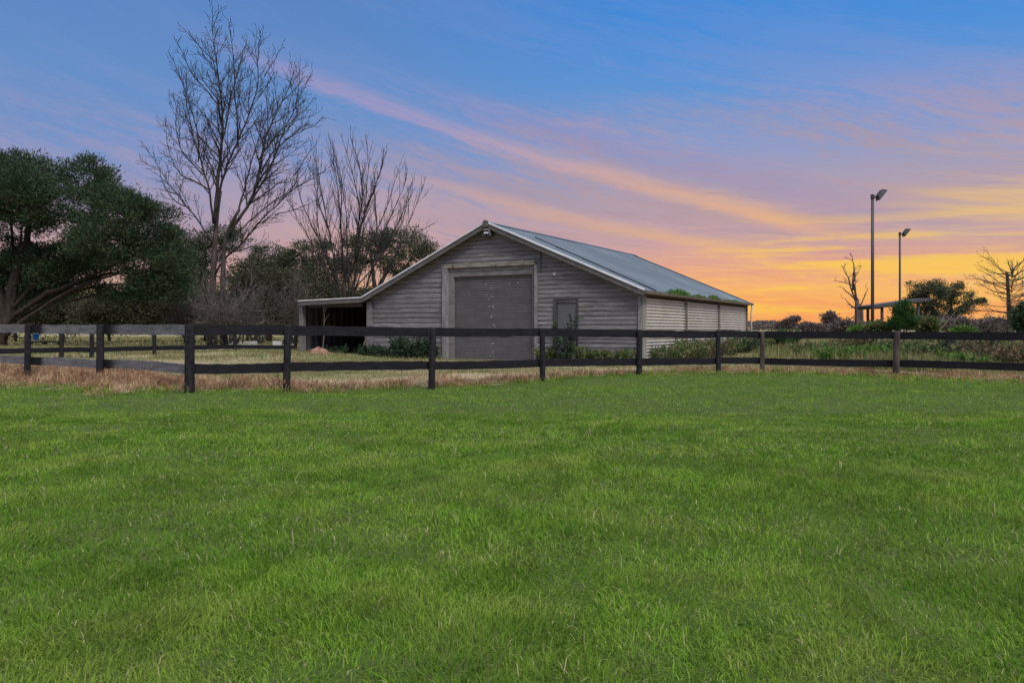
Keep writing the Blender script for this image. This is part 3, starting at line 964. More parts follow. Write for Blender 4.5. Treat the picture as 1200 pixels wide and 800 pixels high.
# grass in the gutter
rr = np.random.default_rng(77)
for i, (t0, t1, h) in enumerate(((1.9, 5.0, .30), (5.2, 7.3, .17), (7.5, 9.6, .20), (9.8, 13.6, .11))):
    n = int((t1 - t0) * 260)
    tt = t0 + rr.random(n) * (t1 - t0)
    q = BC[None] + U[None] * (-.26 + rr.normal(0, .05, n))[:, None] + V[None] * tt[:, None]
    prof = np.sin((tt - t0) / (t1 - t0) * math.pi) ** .4 * (.35 + 1.0 * vn(tt, tt * 0, 4.0, 50 + i))
    me = blades('gutter_grass', q[:, 0], q[:, 1], h * prof * (.5 + .7 * rr.random(n)), np.full(n, .03), rr.random(n) * 6.28, np.clip(rr.normal(.5, .35, n), 0, 1.3), None, rr, True, np.full(n, gzt - .03))
    ob = link('gutter_grass', me, M['rank'])
    tag(ob, ['longest green tuft of grass growing in the barn gutter near the corner', 'short tuft of grass in the barn gutter, second from the near corner', 'rounded tuft of grass in the barn gutter above the second bay', 'thin low strip of grass at the far end of the barn gutter'][i], 'grass tuft', 'grass tufts growing in the gutter')

# ------------------------------------------------------------------ trees
def curve(pts, n):
    pts = np.asarray(pts, float)
    d = np.concatenate([[0], np.cumsum(np.linalg.norm(np.diff(pts, axis=0), axis=1))])
    t = np.linspace(0, d[-1], n)
    q = np.stack([np.interp(t, d, pts[:, i]) for i in range(3)], 1)
    for _ in range(2):
        q[1:-1] = .25 * q[:-2] + .5 * q[1:-1] + .25 * q[2:]
    return q, d[-1]


def sprout(mb, path, L, r0, lvl, rr, cfg, count):
    """side shoots along a branch, recursively"""
    spacing, ratio, ang, up, maxl = cfg['spacing'][lvl], cfg['ratio'][lvl], cfg['ang'], cfg['up'], cfg['levels']
    n = len(path)
    m = max(1, int(L * (1 - cfg['bare'][lvl]) / spacing))
    for i in range(m):
        f = cfg['bare'][lvl] + (1 - cfg['bare'][lvl]) * (i + rr.random()) / m
        f = min(f, .99)
        k = f * (n - 1); i0 = int(k); fr = k - i0
        p = path[i0] * (1 - fr) + path[min(i0 + 1, n - 1)] * fr
        t = unit(path[min(i0 + 1, n - 1)] - path[i0])
        a = rr.normal(size=3); a = unit(a - t * np.dot(a, t))
        th = math.radians(rr.normal(ang, 9))
        d = unit(t * math.cos(th) + a * math.sin(th) + np.array([0, 0, up]))
        l = L * ratio * (1.15 - .75 * f) * (.6 + .7 * rr.random())
        l = min(max(l, cfg['minlen']), cfg.get('maxlen', 99))
        np_ = 5 if lvl < 1 else 4
        q = [p]
        dd = d.copy()
        for j in range(np_ - 1):
            dd = unit(dd + np.array([0, 0, up * .55]) + rr.normal(0, cfg['wig'], 3))
            q.append(q[-1] + dd * l / (np_ - 1))
        q = np.array(q)
        rb = max(cfg['rmin'], r0 * (1 - .75 * f) * cfg['rr'])
        mb.tube(q, np.linspace(rb, max(cfg['rmin'] * .8, rb * .35), np_), 4 if lvl == 0 else 3, cap=False)
        count[0] += 1
        if lvl + 1 < maxl:
            sprout(mb, q, l, rb, lvl + 1, rr, cfg, count)


def bare_tree(name, label, Y, trunk, limbs, cfg, mats, seed, base, group=None, cat='tree'):
    rr = np.random.default_rng(seed)
    g0 = P(base[0], 386, Y); g0[2] = float(gz(g0[0], g0[1]))
    root = empty(name, g0, label, cat, group)
    tb = MB()
    for (pts, r0, r1) in trunk:
        q3 = [P(a, b_, Y) for a, b_ in pts]
        q3 = np.array(q3); q3[:, 1] += np.linspace(0, rr.normal(0, .3), len(q3))
        q3[:, 0] += 0
        if pts[0][1] > 385: q3[0, 2] = float(gz(q3[0, 0], q3[0, 1])) - .1
        path, L = curve(q3, max(6, len(pts) * 3))
        rad = np.linspace(r0, r1, len(path)); rad[0] *= 1.25
        tb.tube(path, rad, 9)
    tb.build('trunk', mats[0], root, smooth=True)
    lb = MB(); cnt = [0]
    for (pts, r0, r1, dep) in limbs:
        q3 = np.array([P(a, b_, Y) for a, b_ in pts])
        q3[:, 1] += np.linspace(0, 1, len(q3)) ** 1.3 * dep
        path, L = curve(q3, max(7, int(len(pts) * 2.5)))
        path[1:-1] += rr.normal(0, .02, (len(path) - 2, 3))
        lb.tube(path, np.linspace(r0, r1, len(path)), 6)
        sprout(lb, path, L, r0, 0, rr, cfg, cnt)
    lb.build('branches', mats[1], root, smooth=True)
    print(label, 'shoots', cnt[0])
    return root


Y1 = 46.0
trunk = [([(248, 404), (247, 360), (248, 320), (250, 270), (252, 236), (254, 222)], .24, .085),
         ([(263, 404), (262, 360), (263, 326), (265, 290), (271, 268), (281, 255), (286, 247)], .22, .075)]
limbs = [
    ([(251, 262), (253, 236), (255, 205), (258, 175), (259, 150), (256, 105), (249, 66), (243, 24)], 0.105, .011, .6),
    ([(250, 262), (246, 228), (241, 212), (232, 190), (222, 160), (213, 128), (207, 102), (202, 82)], 0.071, .011, 1.5),
    ([(249, 285), (238, 264), (222, 243), (204, 218), (194, 197), (184, 180)], 0.050, .011, -1.5),
    ([(238, 205), (226, 193), (210, 180), (196, 158), (190, 132), (187, 102)], 0.046, .011, 2.5),
    ([(244, 222), (228, 212), (208, 205), (192, 180), (185, 156), (182, 142)], 0.042, .011, 1.5),
    ([(222, 243), (206, 238), (190, 220), (182, 206), (179, 194)], 0.038, .011, 1.0),
    ([(252, 250), (256, 228), (263, 207), (273, 186), (284, 163), (296, 140), (305, 118), (310, 92), (306, 58)], 0.080, .011, -1.2),
    ([(279, 172), (281, 145), (282, 112), (286, 75), (286, 50)], 0.042, .011, -2.5),
    ([(258, 178), (263, 140), (266, 105), (270, 70), (272, 42)], 0.046, .011, 2.0),
    ([(268, 278), (276, 260), (286, 246), (293, 236), (299, 212), (303, 185), (307, 158), (315, 136), (325, 115), (333, 96), (338, 76)], 0.105, .011, 1.2),
    ([(272, 266), (279, 240), (284, 205), (287, 175), (292, 145), (297, 112)], 0.063, .011, 2.8),
    ([(252, 322), (262, 304), (282, 291), (298, 276), (313, 258), (334, 244), (354, 224), (370, 206)], 0.067, .011, -2.0),
    ([(292, 240), (311, 212), (324, 190), (334, 162), (347, 143), (358, 120), (361, 98)], 0.063, .011, -1.8),
    ([(306, 204), (318, 186), (338, 173), (358, 166), (378, 157)], 0.046, .011, -3.0),
    ([(268, 280), (285, 264), (302, 242), (322, 224), (345, 205), (367, 186)], 0.046, .011, 3.2),
    ([(303, 188), (316, 162), (327, 142), (347, 118), (353, 98)], 0.042, .011, 3.0),
    ([(334, 164), (350, 152), (364, 143), (373, 128)], 0.034, .011, 1.5),
    ([(345, 206), (356, 192), (366, 180), (376, 172)], 0.029, .011, -1.0),
    ([(322, 252), (340, 246), (355, 240), (372, 226)], 0.029, .011, 1.0),
    ([(257, 124), (245, 108), (233, 95), (228, 76), (225, 62)], 0.038, .011, -2.2),
    ([(232, 190), (238, 165), (236, 140), (232, 112), (228, 88)], 0.038, .011, -3.0),
    ([(253, 90), (246, 72), (238, 54), (234, 40)], 0.029, .011, 1.2),
    ([(310, 90), (318, 72), (324, 52), (326, 48)], 0.029, .011, 1.2),
]
cfg = dict(spacing=[.33, .24, .18], ratio=[.30, .46, .46], ang=38, up=.09, levels=3, bare=[.16, .12, .15], wig=.075, rmin=.0095, rr=.55, minlen=.28, maxlen=2.4)
bare_tree('bare_tree', 'tallest leafless tree with twin grey trunks left of the barn', Y1, trunk, limbs, cfg, (M['bark'], M['twig']), 3, (255, 386), 'leafless trees')

Y2 = 50.0
zb = (410, 398)
limbs2 = [
    ([zb, (413, 350), (417, 300), (421, 258), (420, 229), (411, 200), (403, 172)], 0.091, .012, .5),
    ([(417, 305), (423, 262), (436, 236), (447, 205), (455, 183)], 0.070, .012, -1.0),
    ([zb, (402, 330), (399, 280), (396, 232), (389, 196), (383, 176)], 0.077, .012, 1.2),
    ([zb, (396, 325), (387, 275), (381, 229), (375, 185)], 0.070, .012, -1.3),
    ([(398, 340), (382, 295), (363, 264), (350, 235), (343, 205)], 0.063, .012, .8),
    ([zb, (428, 340), (441, 290), (456, 253), (467, 226), (474, 205)], 0.077, .012, 1.0),
    ([(434, 318), (455, 285), (474, 253), (485, 216)], 0.056, .012, -1.0),
    ([(440, 308), (465, 288), (488, 270), (507, 258)], 0.049, .012, 1.5),
    ([(421, 258), (427, 225), (420, 180), (416, 166)], 0.056, .012, -1.5),
    ([(441, 290), (440, 250), (434, 215), (432, 185)], 0.056, .012, 2.0),
    ([zb, (440, 340), (460, 305), (478, 268), (492, 232), (497, 222)], 0.051, .011, -.6),
    ([zb, (392, 340), (372, 300), (356, 262), (341, 240), (336, 225)], 0.051, .011, -.8),
    ([(426, 250), (440, 215), (446, 190), (447, 172)], 0.043, .011, 1.0),
    ([(410, 360), (408, 300), (408, 250), (404, 215), (400, 190)], 0.051, .011, -1.4),
    ([(412, 350), (430, 295), (448, 250), (459, 215), (463, 195)], 0.051, .011, 1.4),
    ([(405, 350), (380, 305), (368, 262), (366, 225), (364, 200)], 0.047, .011, 1.8),
    ([(414, 340), (446, 305), (470, 270), (481, 240), (487, 226)], 0.043, .011, -1.6),
    ([(415, 330), (424, 290), (432, 245), (437, 200), (438, 178)], 0.047, .011, -2.2),
    ([(398, 268), (404, 230), (398, 190), (395, 172)], 0.043, .011, -2.0),
    ([(387, 275), (372, 240), (361, 205), (358, 190)], 0.049, .012, 2.0),
]
cfg2 = dict(spacing=[.30, .28, .2], ratio=[.23, .36, .4], ang=24, up=.18, levels=2, bare=[.22, .2, .2], wig=.04, rmin=.009, rr=.5, minlen=.35, maxlen=2.2)
bare_tree('bare_tree', 'shorter leafless many stemmed tree standing behind the lean-to', Y2, [([(411, 404), (411, 392), (411, 380)], .22, .18)], limbs2, cfg2, (M['bark'], M['twig']), 5, (410, 386), 'leafless trees')


def leaf_tree(name, label, Y, blobs, trunk, mats, seed, nclump, nleaf, cr, ln, w, up=.4, group=None, cat='tree', shell=.55, base=None, extra=None):
    """trunk and limbs plus a crown of leaf clumps spread through several lobes"""
    rr = np.random.default_rng(seed)
    px = trunk[0][0][0][0]
    g0 = P(px, 386, Y); g0[2] = float(gz(g0[0], g0[1]))
    root = empty(name, g0, label, cat, group)
    tb = MB()
    ends = []
    for (pts, r0, r1, dep) in trunk:
        q3 = np.array([P(a, b_, Y) for a, b_ in pts]); q3[:, 1] += np.linspace(0, dep, len(q3))
        if pts[0][1] > 385: q3[0, 2] = float(gz(q3[0, 0], q3[0, 1])) - .1
        path, L = curve(q3, max(6, len(pts) * 3))
        path[1:-1] += rr.normal(0, r0 * .15, (len(path) - 2, 3))
        tb.tube(path, np.linspace(r0, r1, len(path)), 8)
        ends.append(path)
    nodes = np.vstack(ends)
    vol = np.array([b_[2] * b_[3] for b_ in blobs], float); vol /= vol.sum()
    pos, dr = [], []
    for (cx, cy, rx, ry, dY, rY), fr in zip(blobs, vol):
        c = P(cx, cy, Y) + np.array([0, dY, 0])
        rad = np.array([rx / F * Y, rY, ry / F * Y])
        n = max(4, int(nclump * fr))
        d = unit(rr.normal(size=(n, 3)))
        rad_f = shell + (1 - shell) * rr.random(n) ** .7
        cc = c + d * rad * rad_f[:, None] * (1 + .10 * rr.normal(size=(n, 1)))
        # a limb to a third of the clumps
        for i in range(0, n, 3):
            j = np.argmin(np.linalg.norm(nodes - cc[i], axis=1))
            a, e_ = nodes[j], cc[i]
            mid = (a + e_) / 2 + rr.normal(0, .15, 3) - np.array([0, 0, .1])
            tt = np.linspace(0, 1, 5)[:, None]
            tb.tube((1 - tt) ** 2 * a + 2 * tt * (1 - tt) * mid + tt ** 2 * e_, np.linspace(.045, .015, 5), 4, cap=False)
        k = nleaf
        size = cr * (.6 + .8 * rr.random((n, 1, 1)))
        off = rr.normal(size=(n, k, 3)) * size * np.array([1, 1, .62])
        pp = cc[:, None] + off
        out_ = unit(pp - c) * .6 + unit(off) * .5 + np.array([0, 0, up]) + rr.normal(0, .45, (n, k, 3))
        pos.append(pp.reshape(-1, 3)); dr.append(out_.reshape(-1, 3))
    tb.build('trunk', mats[0], root, smooth=True)
    pos = np.vstack(pos); dr = np.vstack(dr)
    ok = pos[:, 2] > gz(pos[:, 0], pos[:, 1]) + .05
    pos, dr = pos[ok], dr[ok]
    nn = len(pos)
    me = quads_mesh('crown', leaf_quads(pos, dr, ln * (.6 + .8 * rr.random(nn)), w * (.7 + .6 * rr.random(nn)), rr))
    link('crown', me, mats[1], root)
    return root


# big dark cypress-like tree at the left edge
blobs = [(-30, 220, 60, 42, 0, 2.5), (18, 203, 40, 24, .5, 2.0), (42, 228, 38, 24, -1.5, 1.6), (92, 208, 32, 24, .8, 1.8), (75, 245, 34, 24, -1, 1.6), (34, 262, 26, 14, 0, 1.4),
         (146, 250, 38, 30, -.5, 2.0), (176, 272, 32, 32, .3, 1.8), (135, 285, 40, 24, -1.5, 1.6), (200, 308, 22, 26, .3, 1.4), (172, 312, 32, 20, -.6, 1.4), (95, 290, 28, 20, .5, 1.4), (60, 300, 30, 14, .8, 1.4), (112, 228, 24, 18, 1.4, 1.4), (-10, 290, 26, 24, .5, 2),
         (205, 336, 16, 18, .2, 1.2), (180, 335, 26, 12, -.4, 1.2), (118, 308, 22, 10, .3, 1.2), (60, 322, 26, 10, .4, 1.2), (90, 338, 30, 7, .6, 1.0), (155, 345, 36, 7, .4, 1.0), (25, 330, 18, 12, 1.0, 1.2), (-20, 330, 24, 20, 1.0, 1.4), (14, 300, 26, 16, .8, 1.4), (62, 312, 30, 12, .3, 1.2), (100, 318, 20, 9, .8, 1.0), (36, 345, 30, 10, 1.2, 1.2)]
trunk = [([(0, 408), (6, 385), (10, 360), (18, 325), (28, 285), (42, 245), (60, 215)], .40, .06, 0),
         ([(-12, 400), (12, 374), (45, 352), (80, 336), (120, 322), (165, 300)], .20, .04, -.8),
         ([(-6, 404), (20, 382), (55, 362), (95, 340), (135, 325), (185, 318)], .17, .03, -1.6),
         ([(6, 385), (0, 350), (-14, 310), (-30, 260)], .2, .05, .5),
         ([(10, 366), (36, 335), (66, 305), (92, 270), (108, 228)], .15, .04, .6),
         ([(18, 325), (14, 295), (4, 255), (12, 220)], .12, .04, .8),
         ([(18, 330), (26, 305), (22, 270), (34, 235)], .10, .03, .2),
         ([(30, 362), (70, 330), (105, 300), (140, 270), (160, 248)], .12, .03, -.4),
         ([(24, 372), (70, 345), (118, 332), (160, 335), (200, 330)], .09, .03, .9),
         ([(40, 356), (85, 334), (130, 320), (170, 322), (205, 315)], .09, .025, -1.0),
         ([(55, 348), (90, 322), (118, 300), (135, 282)], .08, .025, -.8),
         ([(50, 362), (90, 350), (130, 342), (170, 345), (198, 352)], .07, .02, .3),
         ([(60, 340), (95, 330), (140, 316), (175, 305)], .07, .02, .6)]
leaf_tree('cypress_tree', 'big dark spreading evergreen tree with leaning trunks at the left edge', 46.0, blobs, trunk, (M['cypress_bark'], M['cypress']), 8, 1400, 95, .28, .22, .026, .6)

# gum trees behind the bare ones
leaf_tree('gum_tree', 'dark gum tree with domed crown showing above the lean-to roof', 64, [(432, 284, 26, 13, 0, 2), (466, 279, 26, 11, .5, 2), (490, 294, 20, 12, 0, 1.6), (455, 300, 22, 8, -1, 1.6), (412, 306, 20, 14, 0, 1.6), (470, 315, 26, 9, .4, 1.6), (503, 291, 10, 6, 0, .8)],
          [([(440, 400), (440, 360), (438, 320), (432, 285)], .28, .08, 0), ([(439, 345), (455, 315), (470, 285)], .16, .05, .4), ([(440, 352), (465, 325), (490, 296)], .14, .05, -.4)], (M['darkbark'], M['gum']), 21, 164, 110, .29, .17, .040, -.1, 'gum trees')
leaf_tree('gum_tree', 'dark gum tree rising behind the middle of the bare many stemmed tree', 66, [(368, 292, 20, 12, 0, 1.8), (345, 308, 22, 16, .5, 2), (385, 320, 26, 18, 0, 2), (362, 335, 30, 18, -.5, 2)],
          [([(370, 400), (370, 350), (366, 295)], .28, .08, 0), ([(370, 350), (350, 325), (342, 308)], .15, .05, .5)], (M['darkbark'], M['gum']), 22, 164, 110, .29, .17, .040, -.1, 'gum trees')
leaf_tree('gum_tree', 'dark gum tree seen between the tall bare tree and the many stemmed one', 66, [(318, 302, 26, 13, 0, 2), (300, 320, 26, 16, .5, 2), (330, 330, 30, 18, -.5, 2)],
          [([(315, 400), (315, 350), (317, 300)], .26, .08, 0)], (M['darkbark'], M['gum']), 23, 145, 110, .29, .17, .040, -.1, 'gum trees')
leaf_tree('gum_tree', 'dark gum tree directly behind the twin trunks of the tall bare tree', 64, [(228, 280, 22, 11, 0, 1.8), (258, 273, 20, 9, .4, 1.6), (240, 296, 26, 12, -.4, 1.8), (275, 285, 16, 8, 0, 1.4), (225, 315, 26, 16, 0, 1.8)],
          [([(242, 400), (242, 350), (240, 290)], .26, .08, 0)], (M['darkbark'], M['gum']), 24, 126, 110, .29, .17, .040, -.1, 'gum trees')

# understorey shrubs
for i, (px, py, rx, ry, Y, lab) in enumerate(((18, 350, 38, 52, 62, 'dark shrub under the evergreen, nearest the left edge'), (74, 352, 36, 44, 64, 'dark shrub under the evergreen behind the blue tub'), (128, 362, 36, 30, 61, 'brownish dark shrub under the right half of the evergreen'),
                                          (180, 350, 34, 42, 63, 'dark shrub below the right edge of the evergreen crown'), (222, 348, 32, 46, 62, 'dark shrub between the evergreen and the twin trunks'), (290, 345, 40, 50, 60, 'grey green shrub right of the twin trunks'),
                                          (336, 348, 38, 46, 61, 'green shrub left of the lean-to'), (385, 356, 38, 36, 60, 'green shrub directly behind the lean-to roof'), (425, 362, 34, 30, 62, 'green shrub behind the joint of lean-to and barn'))):
    leaf_tree('shrub', lab, Y, [(px, py, rx, ry * .8, 0, 2), (px - rx * .4, py + ry * .35, rx * .7, ry * .5, -.4, 1.6), (px + rx * .4, py + ry * .3, rx * .7, ry * .55, .3, 1.6)], [([(px, 402), (px, py + 10), (px, py - 8)], .12, .05, 0)], (M['darkbark'], M['hedge']), 50 + i, 210, 100, .36, .17, .042, .2, 'shrubs behind the paddock', 'shrub', .3)

cfg3 = dict(spacing=[.22, .16, .14], ratio=[.42, .45, .4], ang=40, up=.06, levels=2, bare=[.15, .1, .2], wig=.2, rmin=.011, rr=.55, minlen=.3, maxlen=1.4)
for i, (px, lab, sp) in enumerate(((222, 'pale leafless twiggy bush left of the twin trunks', 22), (252, 'leafless suckers springing up round the twin trunks', 26), (276, 'leafless thicket close to the right of the twin trunks', 26), (300, 'grey leafless tangled bush right of the twin trunks', 34), (345, 'grey leafless bush close to the lean-to post', 24))):
    rr = np.random.default_rng(90 + i)
    lm = []
    for k in range(17):
        a = rr.uniform(-1, 1)
        hgt = rr.uniform(30, 92) * (1 - .45 * abs(a))
        lm.append(([(px + rr.normal(0, 5), 402), (px + a * sp * .5, 398 - hgt * .5), (px + a * sp * 1.15 + rr.normal(0, 4), 396 - hgt)], .04, .012, rr.normal(0, 1)))
    bare_tree('bare_bush', lab, (50, 44.9, 45.1, 50.5, 51)[i], [([(px, 404), (px, 398)], .08, .06)], lm, cfg3, (M['bark'], M['pale_twig']), 95 + i, (px, 386), 'leafless bushes', 'bush')

# sapling, stick and soil heap by the lean-to
bare_tree('bare_sapling', 'thin pale leafless sapling in front of the lean-to opening', 36.3, [([(378, 410), (378, 400), (379, 385)], .035, .03)], [([(379, 385), (379, 372), (380, 352)], .028, .012, 0), ([(379, 379), (383, 372), (386, 368)], .018, .01, 0), ([(380, 366), (384, 359), (387, 353)], .016, .01, 0)],
          dict(spacing=[9, 9, 9], ratio=[.2, .2, .2], ang=30, up=.2, levels=1, bare=[.3, .3, .3], wig=.05, rmin=.008, rr=.5, minlen=.1), (M['deadwood'], M['deadwood']), 6, (378, 386))
q = P(374, 386, 35.6)
mb = MB(); rr = np.random.default_rng(4)
n = 14; rings = 5; vs = []
for k in range(rings):
    f = k / (rings - 1)
    for j in range(n):
        a = j / n * 6.28; r = (1 - f) ** .8 * (.62 + .12 * rr.normal())
        vs.append([q[0] + math.cos(a) * r, q[1] + math.sin(a) * r, float(gz(q[0], q[1])) - .05 + .34 * f + .02 * rr.normal()])
mb.add(vs, [(k * n + j, k * n + (j + 1) % n, (k + 1) * n + (j + 1) % n, (k + 1) * n + j) for k in range(rings - 1) for j in range(n)])
tag(mb.build('soil_heap', M['brick'], None), 'small reddish heap of soil in the grass before the lean-to', 'soil heap')
st = empty('broken_chair', P(426, 410, 35.4), 'broken pale timber frame leaning inside the lean-to beside the barn post', 'timber frame')
mb = MB()
mb.tube([P(424, 409, 35.2), P(427, 402, 35.4), P(429, 394, 35.6)], .025, 5); mb.build('leg', M['stud'], st)
mb = MB(); mb.tube([P(428, 394, 35.6), P(429, 401, 35.2), P(431, 409, 35.0)], .02, 5); mb.build('leg', M['stud'], st)
mb = MB(); mb.tube([P(425.5, 404, 35.2), P(429.5, 404, 35.1)], .018, 5); mb.build('stretcher', M['stud'], st)

# things under the left trees
Yb = 50
q = P(42, 396, Yb); g0 = float(gz(q[0], q[1]))
bn = empty('bench', (q[0], q[1], g0), 'low rough timber bench carrying the blue tub', 'bench')
mb = MB(); mb.box((q[0] + .6, q[1], g0 + .17), (1.1, 0, 0), (0, .25, 0), (0, 0, .035)); mb.build('seat', M['darkbark'], bn)
for dx in (-.3, .55, 1.45):
    mb = MB(); mb.box((q[0] + dx, q[1], g0 + .035), (.05, 0, 0), (0, .18, 0), (0, 0, .10)); mb.build('leg', M['darkbark'], bn)
tb_ = empty('tub', (q[0], q[1], g0 + .207), 'bright blue plastic tub with white base on the timber bench', 'tub')
mb = MB(); zz = np.array([.10, .12, .40, .44, .46]); mb.tube(np.stack([np.full(5, q[0]), np.full(5, q[1]), g0 + .207 + zz], 1), np.array([.15, .155, .19, .205, .2]), 16); mb.build('body', M['blue'], tb_)
mb = MB(); zz = np.array([0, .09, .10]); mb.tube(np.stack([np.full(3, q[0]), np.full(3, q[1]), g0 + .207 + zz], 1), np.array([.14, .15, .149]), 16); mb.build('base', M['white_metal'], tb_)
for i, (px, wd, lab) in enumerate(((269, .22, 'small pale concrete block left of the far trough'), (290, .5, 'long pale concrete trough below the shrubs'), (325, .2, 'pale concrete block nearest the lean-to'))):
    q = P(px, 386, 47.5); g0 = float(gz(q[0], q[1]))
    tr_ = MB()
    W, D, H_ = wd, .25, .24
    c0 = np.array([q[0], q[1], g0 + H_ / 2 + .06])
    for sx in (-1, 1):
        tr_.box(c0 + [sx * (W - .03), 0, 0], (.03, 0, 0), (0, D, 0), (0, 0, H_ / 2))
    for sy in (-1, 1):
        tr_.box(c0 + [0, sy * (D - .03), 0], (W - .062, 0, 0), (0, .03, 0), (0, 0, H_ / 2 - .003))
    tr_.box(c0 - [0, 0, H_ / 2 - .04], (W - .062, 0, 0), (0, D - .062, 0), (0, 0, .03))
    tag(tr_.build('trough', M['pale_block']), lab, 'trough', 'pale concrete troughs under the trees')

# ------------------------------------------------------------------ right side
def light_pole(px, ytop, Y, r, lab):
    q = P(px, 386, Y); g0 = float(gz(q[0], q[1])); ztop = P(px, ytop, Y)[2]
    root = empty('light_pole', (q[0], q[1], g0), lab, 'light pole', 'floodlight poles')
    mb = MB(); mb.tube([(q[0], q[1], g0 - .2), (q[0], q[1], g0 + 3), (q[0], q[1], ztop)], [r * 1.1, r, r * .92], 12); mb.build('pole', M['pole'], root, smooth=True)
    mb = MB(); mb.box((q[0] + .12, q[1], ztop - .10), (.14, 0, 0), (0, .035, 0), (0, 0, .03)); mb.tube([(q[0], q[1], ztop - .17), (q[0], q[1], ztop + .015)], r * 1.18, 12); mb.build('bracket', M['dark_metal'], root)
    a = math.radians(52)
    ax = np.array([math.cos(a), 0, math.sin(a)]); az = np.array([-math.sin(a), 0, math.cos(a)])
    c = np.array([q[0] + .36, q[1], ztop + .0])
    mb = MB()
    face = [c + ax * sx * .27 + np.array([0, sy * .21, 0]) - az * .05 for sx, sy in ((-1, -1), (1, -1), (1, 1), (-1, 1))]
    backf = [c + ax * sx * .15 + np.array([0, sy * .14, 0]) + az * .13 + ax * .04 for sx, sy in ((-1, -1), (1, -1), (1, 1), (-1, 1))]
    mb.add(face + backf, [(0, 1, 2, 3)[::-1], (4, 5, 6, 7), (0, 1, 5, 4), (1, 2, 6, 5), (2, 3, 7, 6), (3, 0, 4, 7)])
    hd_ = mb.build('lamp_head', M['dark_metal'], root)
    mb = MB(); mb.box(c - az * .056, ax * .245, (0, .185, 0), az * .005); mb.build('glass', M['glass'], hd_)


light_pole(1022.5, 228.5, 35.5, .068, 'taller nearer grey floodlight pole beside the open shelter')
light_pole(1054.5, 272.5, 48.5, .062, 'shorter farther grey floodlight pole behind the shelter roof')

# open shelter
Ys = 38.0
a = P(1016, 359, Ys); b_ = P(1084, 350, Ys)
sh = empty('shelter', (a[0] + 1.3, Ys, float(gz(a[0] + 1.3, Ys))), 'small open shelter with tilted flat roof among the bushes', 'shelter')
d = b_ - a; L = np.linalg.norm(d); d /= L
nn = np.cross(d, [0, 1, 0]); nn = nn if nn[2] > 0 else -nn
mb = MB(); mb.box((a + b_) / 2 + [0, .6, 0], d * L / 2, (0, 1.2, 0), nn * .03); rf = mb.build('roof', M['slate_roof'], sh)
mb = MB()
mb.box((a + b_) / 2 + [0, -.62, 0] - nn * .03, d * L / 2, (0, .02, 0), nn * .07)
mb.build('fascia', M['darktrim'], rf)
mb = MB()
for f in (.12, .37, .62, .87):
    mb.box(a + d * L * f + [0, .6, 0] - nn * .10, d * .03, (0, 1.15, 0), nn * .065)
mb.build('rafter', M['darktrim'], rf)
for (px, dy) in ((1029, -.4), (1034.5, 1.6), (1071, -.4), (1071, 1.6)):
    k = (px - 600) / F; y_ = Ys + dy; x_ = k * Ys
    zt = a[2] + (x_ - a[0]) * d[2] / d[0] - .12
    mb = MB(); z0 = float(gz(x_, y_)) - .2
    mb.box((x_, y_, (z0 + zt) / 2), (.05, 0, 0), (0, .05, 0), (0, 0, (zt - z0) / 2)); mb.build('post', M['darktrim'], sh)

# upright shrubs around the shelter
leaf_tree('shrub', 'upright bright green shrub in front of the shelter roof', 33, [(1058, 370, 6, 13, 0, .3), (1051, 378, 7, 9, 0, .3), (1067, 378, 7, 10, .1, .3), (1059, 358, 3, 6, 0, .2), (1052, 366, 3, 7, 0, .2), (1066, 366, 3, 8, 0, .2)],
          [([(1059, 425), (1059, 385), (1059, 360)], .04, .02, 0), ([(1058, 425), (1051, 385), (1049, 366)], .03, .015, 0)], (M['darkbark'], M['bright_shrub']), 61, 150, 50, .065, .15, .015, 1.7, 'shrubs by the shelter', 'shrub', .2)
for i, (px, py, rx, ry, Y, lab) in enumerate(((1027, 384, 7, 4, 34, 'low dark green shrub at the foot of the taller light pole'), (1086, 380, 7, 7, 36, 'dim green shrub just right of the shelter roof'), (1008, 388, 8, 3, 37, 'low green bush between the dead snag and the taller light pole'), (1128, 389, 7, 3, 36, 'low light green bush among the leaning dead branches'))):
    leaf_tree('shrub', lab, Y, [(px, py, rx, ry, 0, .6), (px + rx * .3, py + ry * .6, rx * .9, ry * .7, 0, .6)], [([(px, 420), (px, py)], .04, .02, 0)], (M['darkbark'], M['rank'] if i in (2, 3) else M['weed']), 65 + i, 90, 45, .10, .15, .026, .5, 'shrubs by the shelter', 'shrub', .2)

# weed clumps behind the right fence
for i, (px, Y, h, r, mt, lab) in enumerate(((985, 29, .55, .9, 'rank', 'bright green nettle patch behind the fence left of the near light pole'), (1020, 28, .65, 1.0, 'rank', 'bright green nettle patch just left of the brown worn fence post by the shelter'), (1046, 30, .75, .9, 'weed', 'grey green weeds directly behind the brown worn fence post by the shelter'),
                                         (1075, 28, .8, 1.0, 'weed', 'tall dull weeds below the right end of the shelter roof'), (1105, 27, .7, 1.0, 'weed', 'dull weeds below the leaning dead branches'), (1135, 27.5, .9, 1.1, 'hedge', 'darkest tall weed clump behind the right fence'),
                                         (1125, 25, .45, .8, 'rank', 'light green grass clump in front of the darkest weeds at the right'), (1160, 26, .8, 1.0, 'dock', 'reddish brown seeding dock left of the dead conifer trunk'), (1186, 25, .7, .9, 'dock', 'reddish brown seeding dock below the dead conifer'),
                                         (960, 34, .6, 1.2, 'weed', 'low weeds by the earth track left of the dead snag'), (1000, 36, .7, 1.0, 'dock', 'brown dead weeds at the foot of the dead snag'), (1196, 27.5, .8, .9, 'weed', 'green weeds at the right edge behind the fence'))):
    q = P(px, 386, Y)
    leafy('weed_clump', lab, 'weeds', (q[0], q[1], float(gz(q[0], q[1]))), h, r, 60, 1900, .13, .028, M[mt], M['twig'], 160 + i, 'weeds behind the right fence', 1.0)

